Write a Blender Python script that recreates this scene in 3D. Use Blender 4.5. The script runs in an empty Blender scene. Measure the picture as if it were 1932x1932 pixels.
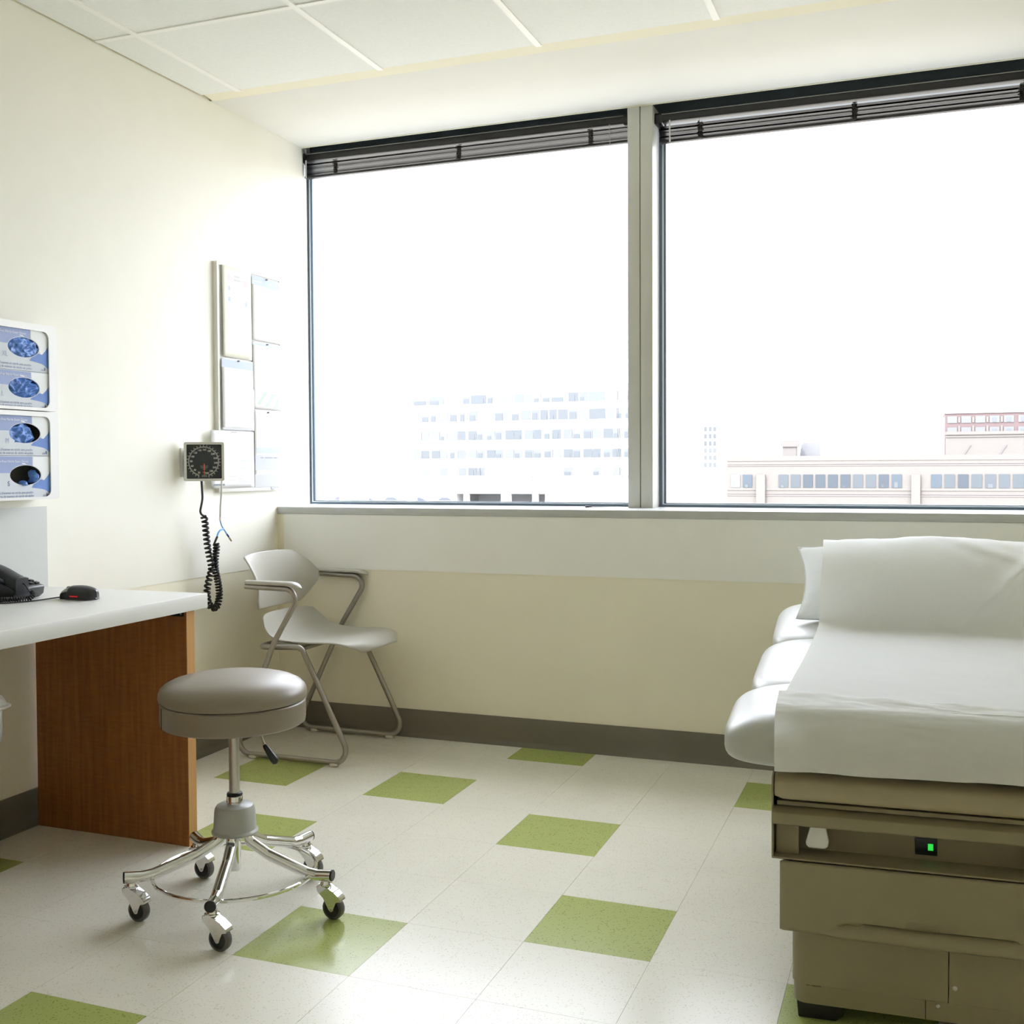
import bpy, bmesh, math, random
from math import sin, cos, pi, radians, sqrt
from mathutils import Vector, Matrix, noise

scn = bpy.context.scene
col = scn.collection
random.seed(7)

# ------------------------------------------------------------------ camera
F_PX, CX, CY = 2089.58, 926.53, 938.42          # focal length and principal point in photo pixels
YAW, PITCH, ROLL = 0.36999, -0.029218, -0.00549
cam_d = bpy.data.cameras.new('camera')
cam = bpy.data.objects.new('camera', cam_d)
col.objects.link(cam)
fwd = Vector((-sin(YAW) * cos(PITCH), cos(YAW) * cos(PITCH), sin(PITCH)))
right = Vector((cos(YAW), sin(YAW), 0))
up = right.cross(fwd)
r2 = right * cos(ROLL) + up * sin(ROLL)
u2 = -right * sin(ROLL) + up * cos(ROLL)
cam.matrix_world = Matrix(((r2.x, u2.x, -fwd.x, 1.17943), (r2.y, u2.y, -fwd.y, -3.06328),
                           (r2.z, u2.z, -fwd.z, 1.13409), (0, 0, 0, 1)))
cam_d.sensor_width = 36
cam_d.lens = F_PX / 1932 * 36
cam_d.shift_x = (966 - CX) / 1932
cam_d.shift_y = -(966 - CY) / 1932
cam_d.clip_start = 0.05
cam_d.clip_end = 3000
scn.camera = cam

# ------------------------------------------------------------------ world, sun, exposure
world = bpy.data.worlds.new('overcast_sky')
scn.world = world
world.use_nodes = True
bg = world.node_tree.nodes['Background']
bg.inputs['Color'].default_value = (0.955, 0.96, 1.09, 1)
bg.inputs['Strength'].default_value = 1.4          # even white overcast, the same in every direction
sun_d = bpy.data.lights.new('sun_offscreen', 'SUN')
sun_d.energy = 1.0
sun_d.angle = radians(3)
sun_d.color = (1.0, 0.98, 0.94)
sun = bpy.data.objects.new('sun_offscreen', sun_d)
col.objects.link(sun)
sun.rotation_euler = (radians(42), 0, radians(-25))      # behind the building, so no sun falls into the room
scn.view_settings.view_transform = 'Standard'
scn.view_settings.look = 'None'
scn.view_settings.gamma = 1
scn.view_settings.use_curve_mapping = False
scn.view_settings.exposure = 2.68
scn.cycles.max_bounces = 14
scn.cycles.diffuse_bounces = 10
scn.cycles.glossy_bounces = 6
scn.cycles.transparent_max_bounces = 12
scn.cycles.caustics_reflective = False
scn.cycles.caustics_refractive = False
scn.cycles.sample_clamp_indirect = 8
scn.cycles.use_denoising = True


# ------------------------------------------------------------------ materials
def mat(name, rgb, rough=0.5, metal=0.0, spec=0.5, var=0.0, vscale=8.0, bump=0.0, bscale=60.0, emit=None, estr=0.0,
        coat=0.0, trans=0.0, stretch=None):
    m = bpy.data.materials.new(name)
    m.use_nodes = True
    nt = m.node_tree
    b = nt.nodes['Principled BSDF']
    b.inputs['Base Color'].default_value = (*rgb, 1)
    b.inputs['Roughness'].default_value = rough
    b.inputs['Metallic'].default_value = metal
    b.inputs['Specular IOR Level'].default_value = spec
    b.inputs['Coat Weight'].default_value = coat
    if emit:
        b.inputs['Emission Color'].default_value = (*emit, 1)
        b.inputs['Emission Strength'].default_value = estr
    tc = nt.nodes.new('ShaderNodeTexCoord')
    mp = nt.nodes.new('ShaderNodeMapping')
    nt.links.new(tc.outputs['Object'], mp.inputs['Vector'])
    if stretch:
        mp.inputs['Scale'].default_value = stretch
    if var > 0:
        n = nt.nodes.new('ShaderNodeTexNoise')
        n.inputs['Scale'].default_value = vscale
        n.inputs['Detail'].default_value = 5
        nt.links.new(mp.outputs['Vector'], n.inputs['Vector'])
        r = nt.nodes.new('ShaderNodeValToRGB')
        r.color_ramp.elements[0].position = 0.3
        r.color_ramp.elements[1].position = 0.7
        r.color_ramp.elements[0].color = (*[c * (1 - var) for c in rgb], 1)
        r.color_ramp.elements[1].color = (*[min(1, c * (1 + var)) for c in rgb], 1)
        nt.links.new(n.outputs['Fac'], r.inputs['Fac'])
        nt.links.new(r.outputs['Color'], b.inputs['Base Color'])
    if bump > 0:
        n2 = nt.nodes.new('ShaderNodeTexNoise')
        n2.inputs['Scale'].default_value = bscale
        n2.inputs['Detail'].default_value = 4
        nt.links.new(mp.outputs['Vector'], n2.inputs['Vector'])
        bp = nt.nodes.new('ShaderNodeBump')
        bp.inputs['Strength'].default_value = bump
        bp.inputs['Distance'].default_value = 0.002
        nt.links.new(n2.outputs['Fac'], bp.inputs['Height'])
        nt.links.new(bp.outputs['Normal'], b.inputs['Normal'])
    return m


def speckle_mat(name, rgb, speck, rough=0.2):
    m = mat(name, rgb, rough=rough, spec=0.38, bump=0.04, bscale=14)
    nt = m.node_tree
    b = nt.nodes['Principled BSDF']
    tc = [n for n in nt.nodes if n.type == 'TEX_COORD'][0]
    geo = nt.nodes.new('ShaderNodeNewGeometry')
    v = nt.nodes.new('ShaderNodeTexVoronoi')
    v.inputs['Scale'].default_value = 130
    nt.links.new(geo.outputs['Position'], v.inputs['Vector'])
    nz = nt.nodes.new('ShaderNodeTexNoise')
    nz.inputs['Scale'].default_value = 40
    nt.links.new(geo.outputs['Position'], nz.inputs['Vector'])
    mul = nt.nodes.new('ShaderNodeMath')
    mul.operation = 'SUBTRACT'
    nt.links.new(v.outputs['Distance'], mul.inputs[0])
    m2 = nt.nodes.new('ShaderNodeMath')
    m2.operation = 'MULTIPLY'
    m2.inputs[1].default_value = 0.42
    nt.links.new(nz.outputs['Fac'], m2.inputs[0])
    nt.links.new(m2.outputs[0], mul.inputs[1])
    r = nt.nodes.new('ShaderNodeValToRGB')
    r.color_ramp.elements[0].position = 0.0
    r.color_ramp.elements[1].position = 0.05
    r.color_ramp.elements[0].color = (*speck, 1)
    r.color_ramp.elements[1].color = (1, 1, 1, 1)
    nt.links.new(mul.outputs[0], r.inputs['Fac'])
    big = nt.nodes.new('ShaderNodeTexNoise')
    big.inputs['Scale'].default_value = 5
    nt.links.new(geo.outputs['Position'], big.inputs['Vector'])
    r2_ = nt.nodes.new('ShaderNodeValToRGB')
    r2_.color_ramp.elements[0].color = (*[c * 0.95 for c in rgb], 1)
    r2_.color_ramp.elements[1].color = (*[min(1, c * 1.05) for c in rgb], 1)
    nt.links.new(big.outputs['Fac'], r2_.inputs['Fac'])
    mx = nt.nodes.new('ShaderNodeMix')
    mx.data_type = 'RGBA'
    mx.blend_type = 'MULTIPLY'
    mx.inputs[0].default_value = 1
    nt.links.new(r2_.outputs['Color'], mx.inputs[6])
    nt.links.new(r.outputs['Color'], mx.inputs[7])
    nt.links.new(mx.outputs[2], b.inputs['Base Color'])
    return m


def pane_mat(name):
    m = bpy.data.materials.new(name)
    m.use_nodes = True
    nt = m.node_tree
    nt.nodes.clear()
    out = nt.nodes.new('ShaderNodeOutputMaterial')
    tr = nt.nodes.new('ShaderNodeBsdfTransparent')
    tr.inputs['Color'].default_value = (0.95, 0.97, 0.96, 1)
    gl = nt.nodes.new('ShaderNodeBsdfGlossy')
    gl.inputs['Roughness'].default_value = 0.02
    fr = nt.nodes.new('ShaderNodeFresnel')
    fr.inputs['IOR'].default_value = 1.45
    mx = nt.nodes.new('ShaderNodeMixShader')
    geo = nt.nodes.new('ShaderNodeNewGeometry')          # reflect on the outer side of each face only: a thin pane never reflects totally
    inv = nt.nodes.new('ShaderNodeMath')
    inv.operation = 'SUBTRACT'
    inv.inputs[0].default_value = 1.0
    nt.links.new(geo.outputs['Backfacing'], inv.inputs[1])
    mul = nt.nodes.new('ShaderNodeMath')
    mul.operation = 'MULTIPLY'
    nt.links.new(fr.outputs['Fac'], mul.inputs[0])
    nt.links.new(inv.outputs[0], mul.inputs[1])
    nt.links.new(mul.outputs[0], mx.inputs['Fac'])
    nt.links.new(tr.outputs['BSDF'], mx.inputs[1])
    nt.links.new(gl.outputs['BSDF'], mx.inputs[2])
    nt.links.new(mx.outputs['Shader'], out.inputs['Surface'])
    return m


M = {}
M['wall'] = mat('cream_wall_paint', (0.860, 0.825, 0.680), rough=0.75, spec=0.25, var=0.015, vscale=3, bump=0.04, bscale=180)
M['white_panel'] = mat('white_wall_sheet', (0.880, 0.885, 0.850), rough=0.6, spec=0.3, var=0.01, bump=0.05, bscale=300)
M['soffit'] = mat('soffit_paint', (0.720, 0.720, 0.679), rough=0.7, spec=0.25, var=0.01)
M['ceil'] = mat('mineral_ceiling_tile', (0.836, 0.850, 0.836), rough=0.9, spec=0.1, var=0.02, vscale=90, bump=0.25, bscale=350)
M['gridbar'] = mat('white_grid_metal', (0.900, 0.900, 0.880), rough=0.45)
M['far_wall'] = mat('taupe_wall_paint', (0.760, 0.730, 0.620), rough=0.7, var=0.02)
M['base'] = mat('grey_vinyl_base', (0.155, 0.145, 0.115), rough=0.4, var=0.05)
M['floor'] = speckle_mat('cream_vinyl_tile', (0.780, 0.765, 0.675), (0.85, 0.82, 0.76), 0.22)
M['green'] = speckle_mat('green_vinyl_tile', (0.40, 0.46, 0.15), (0.66, 0.66, 0.58), 0.2)
M['grout'] = mat('tile_bed', (0.30, 0.28, 0.22), rough=0.9)
M['sill'] = mat('grey_metal_sill', (0.500, 0.515, 0.500), rough=0.35, metal=0.0, spec=0.6, var=0.02)
M['mullion'] = mat('taupe_metal_mullion', (0.560, 0.560, 0.510), rough=0.45, var=0.02)
M['frame'] = mat('blue_grey_window_frame', (0.10, 0.14, 0.19), rough=0.3, metal=0.3)
M['slate'] = mat('slate_window_head', (0.140, 0.175, 0.195), rough=0.5)
M['gasket'] = mat('white_glazing_bead', (0.6, 0.65, 0.7), rough=0.4)
M['joint'] = mat('black_rubber_joint_strip', (0.03, 0.03, 0.025), rough=0.8)
M['pane'] = pane_mat('clear_glass')
M['black'] = mat('black_plastic', (0.013, 0.014, 0.018), rough=0.28, var=0.1, vscale=40)
M['black_matte'] = mat('black_rubber', (0.012, 0.012, 0.013), rough=0.5)
M['slat'] = mat('charcoal_blind_slat', (0.026, 0.025, 0.028), rough=0.35, metal=0.2)
M['headrail'] = mat('black_headrail', (0.012, 0.012, 0.013), rough=0.4)
M['cord'] = mat('grey_cord', (0.35, 0.35, 0.34), rough=0.7)
M['clear_wand'] = mat('clear_plastic_wand', (0.55, 0.57, 0.58), rough=0.15)
M['desk'] = mat('white_laminate', (0.633, 0.633, 0.601), rough=0.38, var=0.01, bump=0.03, bscale=500)
M['splash'] = mat('pale_grey_laminate', (0.594, 0.612, 0.594), rough=0.5, var=0.01)
M['chrome'] = mat('chrome', (0.82, 0.82, 0.82), rough=0.07, metal=1.0)
M['steel'] = mat('brushed_steel', (0.55, 0.53, 0.49), rough=0.28, metal=1.0)
M['chairtube'] = mat('painted_grey_tube', (0.34, 0.325, 0.29), rough=0.33, metal=0.7)
M['shell'] = mat('warm_grey_plastic', (0.475, 0.461, 0.413), rough=0.42, var=0.02, bump=0.05, bscale=400)
M['vinyl'] = mat('taupe_vinyl', (0.237, 0.204, 0.157), rough=0.36, spec=0.5, var=0.03, bump=0.06, bscale=220)
M['cup'] = mat('grey_painted_hub', (0.42, 0.43, 0.41), rough=0.35, var=0.02)
M['tyre'] = mat('grey_caster_tyre', (0.105, 0.10, 0.10), rough=0.5)
M['clear'] = mat('milky_glide', (0.62, 0.62, 0.56), rough=0.4)
M['uphol'] = mat('cream_upholstery', (0.465, 0.470, 0.438), rough=0.36, spec=0.5, var=0.015, bump=0.03, bscale=250)
M['uphol_tan'] = mat('tan_legrest_vinyl', (0.390, 0.339, 0.218), rough=0.42, var=0.02)
M['tablebody'] = mat('beige_cabinet_plastic', (0.270, 0.240, 0.150), rough=0.5, var=0.02, bump=0.05, bscale=300)
M['white_plastic'] = mat('white_plastic', (0.74, 0.74, 0.71), rough=0.4)
M['paper'] = mat('white_exam_paper', (0.860, 0.870, 0.860), rough=0.7, spec=0.15, var=0.012, vscale=120, bump=0.12, bscale=260)
M['pillow'] = mat('white_pillow_cover', (0.864, 0.888, 0.900), rough=0.8, spec=0.1, bump=0.1, bscale=90)


def add_translucency(m, rgb, w):
    nt = m.node_tree
    b = nt.nodes['Principled BSDF']
    out = [n for n in nt.nodes if n.type == 'OUTPUT_MATERIAL'][0]
    tr = nt.nodes.new('ShaderNodeBsdfTranslucent')
    tr.inputs['Color'].default_value = (*rgb, 1)
    mx = nt.nodes.new('ShaderNodeMixShader')
    mx.inputs['Fac'].default_value = w
    nt.links.new(b.outputs['BSDF'], mx.inputs[1])
    nt.links.new(tr.outputs['BSDF'], mx.inputs[2])
    nt.links.new(mx.outputs['Shader'], out.inputs['Surface'])


add_translucency(M['paper'], (0.90, 0.90, 0.88), 0.35)
add_translucency(M['pillow'], (0.9, 0.9, 0.88), 0.5)
M['green_led'] = mat('green_power_lamp', (0.01, 0.2, 0.02), rough=0.3, emit=(0.03, 0.9, 0.08), estr=0.12)
M['red_led'] = mat('red_sensor_glow', (0.4, 0.0, 0.0), rough=0.3, emit=(1.0, 0.02, 0.03), estr=0.06)
M['gauge_box'] = mat('pale_grey_gauge_housing', (0.62, 0.62, 0.585), rough=0.4)
M['dial'] = mat('dark_gauge_dial', (0.018, 0.026, 0.033), rough=0.12, spec=0.6)
M['dial_mark'] = mat('pale_dial_marks', (0.72, 0.73, 0.68), rough=0.6)
M['dial_ring'] = mat('grey_dial_ring', (0.22, 0.24, 0.23), rough=0.6)
M['needle'] = mat('red_needle', (0.75, 0.10, 0.06), rough=0.5)
M['tube_white'] = mat('grey_white_tube', (0.50, 0.50, 0.46), rough=0.4)
M['tube_blue'] = mat('blue_connector', (0.16, 0.45, 0.85), rough=0.35)
M['tube_navy'] = mat('navy_sleeve', (0.02, 0.05, 0.30), rough=0.4)
M['brass'] = mat('nickel_fitting', (0.62, 0.55, 0.42), rough=0.3, metal=0.9)
M['board'] = mat('white_board_face', (0.722, 0.722, 0.714), rough=0.5)
M['board_edge'] = mat('pale_aluminium_edge', (0.74, 0.73, 0.68), rough=0.4)
M['sheet_white'] = mat('white_sheet', (0.740, 0.740, 0.731), rough=0.7, spec=0.2)
M['sheet_cream'] = mat('cream_sheet', (0.740, 0.731, 0.636), rough=0.7, spec=0.2)
M['print_blue'] = mat('pale_blue_print', (0.448, 0.504, 0.600), rough=0.7)
M['print_grey'] = mat('pale_grey_print', (0.496, 0.504, 0.512), rough=0.7)
M['print_dark'] = mat('dark_print', (0.22, 0.23, 0.26), rough=0.7)
M['print_violet'] = mat('pale_violet_print', (0.480, 0.496, 0.640), rough=0.7)
M['print_green'] = mat('pale_green_print', (0.416, 0.560, 0.440), rough=0.7)
M['print_yellow'] = mat('yellow_print', (0.85, 0.70, 0.05), rough=0.7)
M['print_pink'] = mat('pale_pink_print', (0.640, 0.544, 0.576), rough=0.7)
M['holder'] = mat('white_holder_plastic', (0.764, 0.764, 0.745), rough=0.3)
M['card_grey'] = mat('pale_box_card', (0.607, 0.653, 0.708), rough=0.6, var=0.03, vscale=14)
M['card_blue'] = mat('lavender_box_print', (0.30, 0.37, 0.62), rough=0.6, var=0.04, vscale=12)
M['card_hand'] = mat('white_hand_print', (0.82, 0.85, 0.87), rough=0.6)
M['card_royal'] = mat('royal_blue_box_print', (0.13, 0.25, 0.62), rough=0.6, var=0.2, vscale=9)
M['card_ink'] = mat('navy_box_ink', (0.10, 0.12, 0.28), rough=0.6)
M['card_dim'] = mat('grey_blue_box_ink', (0.36, 0.42, 0.62), rough=0.6)
M['card_inside'] = mat('plain_grey_cardboard', (0.34, 0.33, 0.31), rough=0.8)
M['nitrile'] = mat('blue_nitrile', (0.09, 0.22, 0.60), rough=0.42, var=0.15, vscale=30)
M['grey_button'] = mat('grey_mouse_button', (0.30, 0.31, 0.28), rough=0.35)
M['left_sheet'] = mat('off_white_wall_covering', (0.860, 0.850, 0.775), rough=0.65, spec=0.25, var=0.01, bump=0.04, bscale=300)
M['pin'] = mat('grey_push_pin', (0.2, 0.2, 0.22), rough=0.4)
M['bag'] = mat('white_liner_film', (0.66, 0.70, 0.71), rough=0.35)


def wood_mat():
    m = mat('cherry_veneer', (0.30, 0.13, 0.035), rough=0.42, spec=0.4)
    nt = m.node_tree
    b = nt.nodes['Principled BSDF']
    tc = [n for n in nt.nodes if n.type == 'TEX_COORD'][0]
    mp = nt.nodes.new('ShaderNodeMapping')
    mp.inputs['Scale'].default_value = (26, 26, 1.6)
    nt.links.new(tc.outputs['Object'], mp.inputs['Vector'])
    n = nt.nodes.new('ShaderNodeTexNoise')
    n.inputs['Scale'].default_value = 3.0
    n.inputs['Detail'].default_value = 8
    nt.links.new(mp.outputs['Vector'], n.inputs['Vector'])
    mp2 = nt.nodes.new('ShaderNodeMapping')
    mp2.inputs['Scale'].default_value = (9, 9, 60)
    nt.links.new(tc.outputs['Object'], mp2.inputs['Vector'])
    n2 = nt.nodes.new('ShaderNodeTexNoise')
    n2.inputs['Scale'].default_value = 2.2
    n2.inputs['Detail'].default_value = 3
    nt.links.new(mp2.outputs['Vector'], n2.inputs['Vector'])
    ad = nt.nodes.new('ShaderNodeMath')
    ad.operation = 'ADD'
    nt.links.new(n.outputs['Fac'], ad.inputs[0])
    sc = nt.nodes.new('ShaderNodeMath')
    sc.operation = 'MULTIPLY_ADD'
    sc.inputs[1].default_value = 0.55
    sc.inputs[2].default_value = -0.27
    nt.links.new(n2.outputs['Fac'], sc.inputs[0])
    nt.links.new(sc.outputs[0], ad.inputs[1])
    r = nt.nodes.new('ShaderNodeValToRGB')
    r.color_ramp.elements[0].position = 0.30
    r.color_ramp.elements[1].position = 0.72
    r.color_ramp.elements[0].color = (0.25, 0.092, 0.020, 1)
    r.color_ramp.elements[1].color = (0.35, 0.142, 0.034, 1)
    nt.links.new(ad.outputs[0], r.inputs['Fac'])
    nt.links.new(r.outputs['Color'], b.inputs['Base Color'])
    return m


M['wood'] = wood_mat()
M['wood_edge'] = mat('cherry_edge_band', (0.52, 0.28, 0.10), rough=0.45, var=0.06, vscale=6, stretch=(30, 30, 1))
# outside
M['ground'] = mat('street_ground', (0.31, 0.285, 0.235), rough=0.9, var=0.08, vscale=0.05)
M['facade_white'] = mat('white_facade', (0.50, 0.50, 0.50), rough=0.8, var=0.01)
M['facade_cream'] = mat('cream_brick_facade', (0.150, 0.137, 0.126), rough=0.85, var=0.03, vscale=2)
M['facade_band'] = mat('rose_stone_band', (0.168, 0.144, 0.138), rough=0.85)
M['facade_red'] = mat('red_brick_facade', (0.125, 0.087, 0.086), rough=0.85, var=0.04, vscale=2)
M['unit_grey'] = mat('rooftop_unit_metal', (0.142, 0.142, 0.147), rough=0.6)
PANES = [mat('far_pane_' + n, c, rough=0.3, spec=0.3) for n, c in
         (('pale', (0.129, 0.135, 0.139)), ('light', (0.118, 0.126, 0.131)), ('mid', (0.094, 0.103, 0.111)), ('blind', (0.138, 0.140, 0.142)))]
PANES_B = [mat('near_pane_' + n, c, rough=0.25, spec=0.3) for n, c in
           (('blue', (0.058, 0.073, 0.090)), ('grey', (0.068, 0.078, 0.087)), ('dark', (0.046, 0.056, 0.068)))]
M['car_dark'] = mat('dark_car_paint', (0.084, 0.090, 0.108), rough=0.3)
M['car_pale'] = mat('pale_car_paint', (0.137, 0.142, 0.146), rough=0.3)
M['car_glass'] = mat('dark_car_glass', (0.090, 0.095, 0.110), rough=0.9)


# ------------------------------------------------------------------ mesh builders
class MB:
    def __init__(s):
        s.v = []
        s.f = []

    def add(s, verts, faces):
        o = len(s.v)
        s.v += [tuple(v) for v in verts]
        s.f += [tuple(i + o for i in f) for f in faces]
        return s

    def box(s, lo, hi):
        (a, b, c), (d, e, f) = lo, hi
        return s.add([(a, b, c), (d, b, c), (d, e, c), (a, e, c), (a, b, f), (d, b, f), (d, e, f), (a, e, f)],
                     [(3, 2, 1, 0), (4, 5, 6, 7), (0, 1, 5, 4), (1, 2, 6, 5), (2, 3, 7, 6), (3, 0, 4, 7)])

    def obox(s, c, ax, ay, az):
        c, ax, ay, az = map(Vector, (c, ax, ay, az))
        vs = [c + ax * i + ay * j + az * k for k in (-1, 1) for i, j in ((-1, -1), (1, -1), (1, 1), (-1, 1))]
        return s.add(vs, [(3, 2, 1, 0), (4, 5, 6, 7), (0, 1, 5, 4), (1, 2, 6, 5), (2, 3, 7, 6), (3, 0, 4, 7)])

    def prism(s, poly, o, a, b, h):
        """polygon in plane (o; a, b), pushed along h"""
        o, a, b, h = map(Vector, (o, a, b, h))
        n = len(poly)
        vs = [o + a * p + b * q for p, q in poly] + [o + a * p + b * q + h for p, q in poly]
        fs = [tuple(range(n - 1, -1, -1)), tuple(range(n, 2 * n))]
        fs += [(i, (i + 1) % n, n + (i + 1) % n, n + i) for i in range(n)]
        return s.add(vs, fs)

    def grid(s, fn, nu, nv, cu=False, cv=False):
        vs = [fn(i / (nu if cu else nu - 1), j / (nv if cv else nv - 1)) for j in range(nv) for i in range(nu)]
        fs = []
        for j in range(nv if cv else nv - 1):
            for i in range(nu if cu else nu - 1):
                a, b = j * nu + i, j * nu + (i + 1) % nu
                c, d = ((j + 1) % nv) * nu + (i + 1) % nu, ((j + 1) % nv) * nu + i
                fs.append((a, b, c, d))
        return s.add(vs, fs)

    def tube(s, path, r, seg=12, closed=False, cap=True):
        P = [Vector(p) for p in path]
        n = len(P)
        T = []
        for i in range(n):
            if closed:
                t = P[(i + 1) % n] - P[i - 1]
            else:
                t = P[min(i + 1, n - 1)] - P[max(i - 1, 0)]
            T.append(t.normalized())
        ref = Vector((0, 0, 1)) if abs(T[0].z) < 0.9 else Vector((1, 0, 0))
        nrm = (ref - T[0] * ref.dot(T[0])).normalized()
        rings = []
        for i in range(n):
            if i:
                nrm = (nrm - T[i] * nrm.dot(T[i])).normalized()
            bn = T[i].cross(nrm)
            rr = r[i] if isinstance(r, (list, tuple)) else r
            rings.append([P[i] + (nrm * cos(2 * pi * k / seg) + bn * sin(2 * pi * k / seg)) * rr for k in range(seg)])
        vs = [v for ring in rings for v in ring]
        fs = []
        for i in range(n if closed else n - 1):
            j = (i + 1) % n
            for k in range(seg):
                fs.append((i * seg + k, i * seg + (k + 1) % seg, j * seg + (k + 1) % seg, j * seg + k))
        if cap and not closed:
            fs.append(tuple(range(seg - 1, -1, -1)))
            fs.append(tuple((n - 1) * seg + k for k in range(seg)))
        return s.add(vs, fs)

    def lathe(s, prof, c=(0, 0, 0), axis=(0, 0, 1), seg=40):
        """prof: (radius, height) from low to high; ends closed"""
        c, w = Vector(c), Vector(axis).normalized()
        ref = Vector((1, 0, 0)) if abs(w.x) < 0.9 else Vector((0, 1, 0))
        a = (ref - w * ref.dot(w)).normalized()
        b = w.cross(a)
        vs = []
        fs = []
        for rr, h in prof:
            vs += [c + w * h + (a * cos(2 * pi * k / seg) + b * sin(2 * pi * k / seg)) * max(rr, 1e-5) for k in range(seg)]
        for i in range(len(prof) - 1):
            for k in range(seg):
                fs.append((i * seg + k, i * seg + (k + 1) % seg, (i + 1) * seg + (k + 1) % seg, (i + 1) * seg + k))
        fs.append(tuple(range(seg - 1, -1, -1)))
        fs.append(tuple((len(prof) - 1) * seg + k for k in range(seg)))
        return s.add(vs, fs)

    def superell(s, c, r, e1=0.5, e2=0.4, nu=48, nv=24):
        """superellipsoid, e<1 is boxy; e1 vertical, e2 horizontal"""
        def pw(x, e):
            return math.copysign(abs(x) ** e, x)

        def fn(u, v):
            th, ph = 2 * pi * u, pi * (v - 0.5)
            return (c[0] + r[0] * pw(cos(ph), e1) * pw(cos(th), e2), c[1] + r[1] * pw(cos(ph), e1) * pw(sin(th), e2),
                    c[2] + r[2] * pw(sin(ph), e1))
        return s.grid(fn, nu, nv, cu=True)

    def obj(s, name, m, parent=None, smooth=False, bevel=0.0, bseg=2, mirror=None, ang=35):
        me = bpy.data.meshes.new(name)
        me.from_pydata(s.v, [], s.f)
        bm = bmesh.new()
        bm.from_mesh(me)
        bmesh.ops.remove_doubles(bm, verts=bm.verts, dist=1e-6)
        bmesh.ops.recalc_face_normals(bm, faces=bm.faces)
        if bevel > 0:
            bmesh.ops.bevel(bm, geom=[e for e in bm.edges if e.calc_face_angle(0) > 0.6], offset=bevel, segments=bseg,
                            profile=0.5, affect='EDGES', clamp_overlap=True)
        bm.to_mesh(me)
        bm.free()
        if isinstance(parent, Thing):
            if not parent.local:
                me.transform(parent.inv)
            par = parent.o
        elif parent is not None:
            par = parent
            root = par
            while root.parent:
                root = root.parent
            if root.name in THINGS and not THINGS[root.name].local:
                me.transform(THINGS[root.name].inv)
        else:
            par = None
        me.materials.append(m)
        if smooth or bevel > 0:
            me.polygons.foreach_set('use_smooth', [True] * len(me.polygons))
            me.set_sharp_from_angle(angle=radians(ang))
        o = bpy.data.objects.new(name, me)
        col.objects.link(o)
        o.parent = par
        return o


THINGS = {}


class Thing:
    def __init__(s, name, label, cat, loc=(0, 0, 0), rz=0.0, group=None, local=False):
        s.o = bpy.data.objects.new(name, None)
        s.o.empty_display_size = 0.05
        col.objects.link(s.o)
        s.mat = Matrix.Translation(loc) @ Matrix.Rotation(rz, 4, 'Z')
        s.o.matrix_world = s.mat
        s.inv = s.mat.inverted()
        s.local = local
        s.o['label'] = label
        s.o['category'] = cat
        if group:
            s.o['group'] = group
        THINGS[s.o.name] = s


def tag(o, label, cat, group=None):
    o['label'] = label
    o['category'] = cat
    if group:
        o['group'] = group
    return o


def struct(o):
    o['kind'] = 'structure'
    return o


def copy_part(src, parent, loc=None, matrix=None):
    c = src.copy()
    col.objects.link(c)
    c.parent = parent
    if loc is not None:
        c.location = loc
    if matrix is not None:
        c.matrix_local = matrix
    return c


def fillet(pts, rad, n=7):
    P = [Vector(p) for p in pts]
    out = [P[0]]
    for i in range(1, len(P) - 1):
        r_ = rad[i - 1] if isinstance(rad, (list, tuple)) else rad
        a, b = (P[i - 1] - P[i]), (P[i + 1] - P[i])
        la, lb = a.length, b.length
        a.normalize()
        b.normalize()
        half = a.angle(b) / 2
        d = min(r_ / math.tan(half), la * 0.49, lb * 0.49)
        rr = d * math.tan(half)
        cen = P[i] + (a + b).normalized() * (rr / sin(half))
        s0, s1 = P[i] + a * d - cen, P[i] + b * d - cen
        tot = s0.angle(s1)
        for k in range(n + 1):
            t = k / n
            out.append(cen + (s0 * sin((1 - t) * tot) + s1 * sin(t * tot)) / sin(tot) if tot > 1e-4 else P[i])
    out.append(P[-1])
    return out


def spline(pts, n=12):
    P = [Vector(p) for p in pts]
    out = []
    for i in range(len(P) - 1):
        p0, p1, p2, p3 = P[max(i - 1, 0)], P[i], P[i + 1], P[min(i + 2, len(P) - 1)]
        for k in range(n):
            t = k / n
            out.append(0.5 * ((2 * p1) + (p2 - p0) * t + (2 * p0 - 5 * p1 + 4 * p2 - p3) * t * t + (3 * p1 - p0 - 3 * p2 + p3) * t ** 3))
    out.append(P[-1])
    return out


def coil(pts, turns, rad, n_per=14, fade=0.0):
    G = spline(pts, 24)
    L = [0]
    for i in range(1, len(G)):
        L.append(L[-1] + (G[i] - G[i - 1]).length)
    N = int(turns * n_per)
    out = []
    nrm = None
    j = 0
    for k in range(N + 1):
        s_ = L[-1] * k / N
        while j < len(L) - 2 and L[j + 1] < s_:
            j += 1
        t = (s_ - L[j]) / max(1e-9, L[j + 1] - L[j])
        p = G[j].lerp(G[j + 1], t)
        tg = (G[j + 1] - G[j]).normalized()
        if nrm is None:
            ref = Vector((1, 0, 0))
            nrm = (ref - tg * ref.dot(tg)).normalized()
        nrm = (nrm - tg * nrm.dot(tg)).normalized()
        bn = tg.cross(nrm)
        a = 2 * pi * turns * k / N
        out.append(p + (nrm * cos(a) + bn * sin(a)) * rad)
    return out


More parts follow.
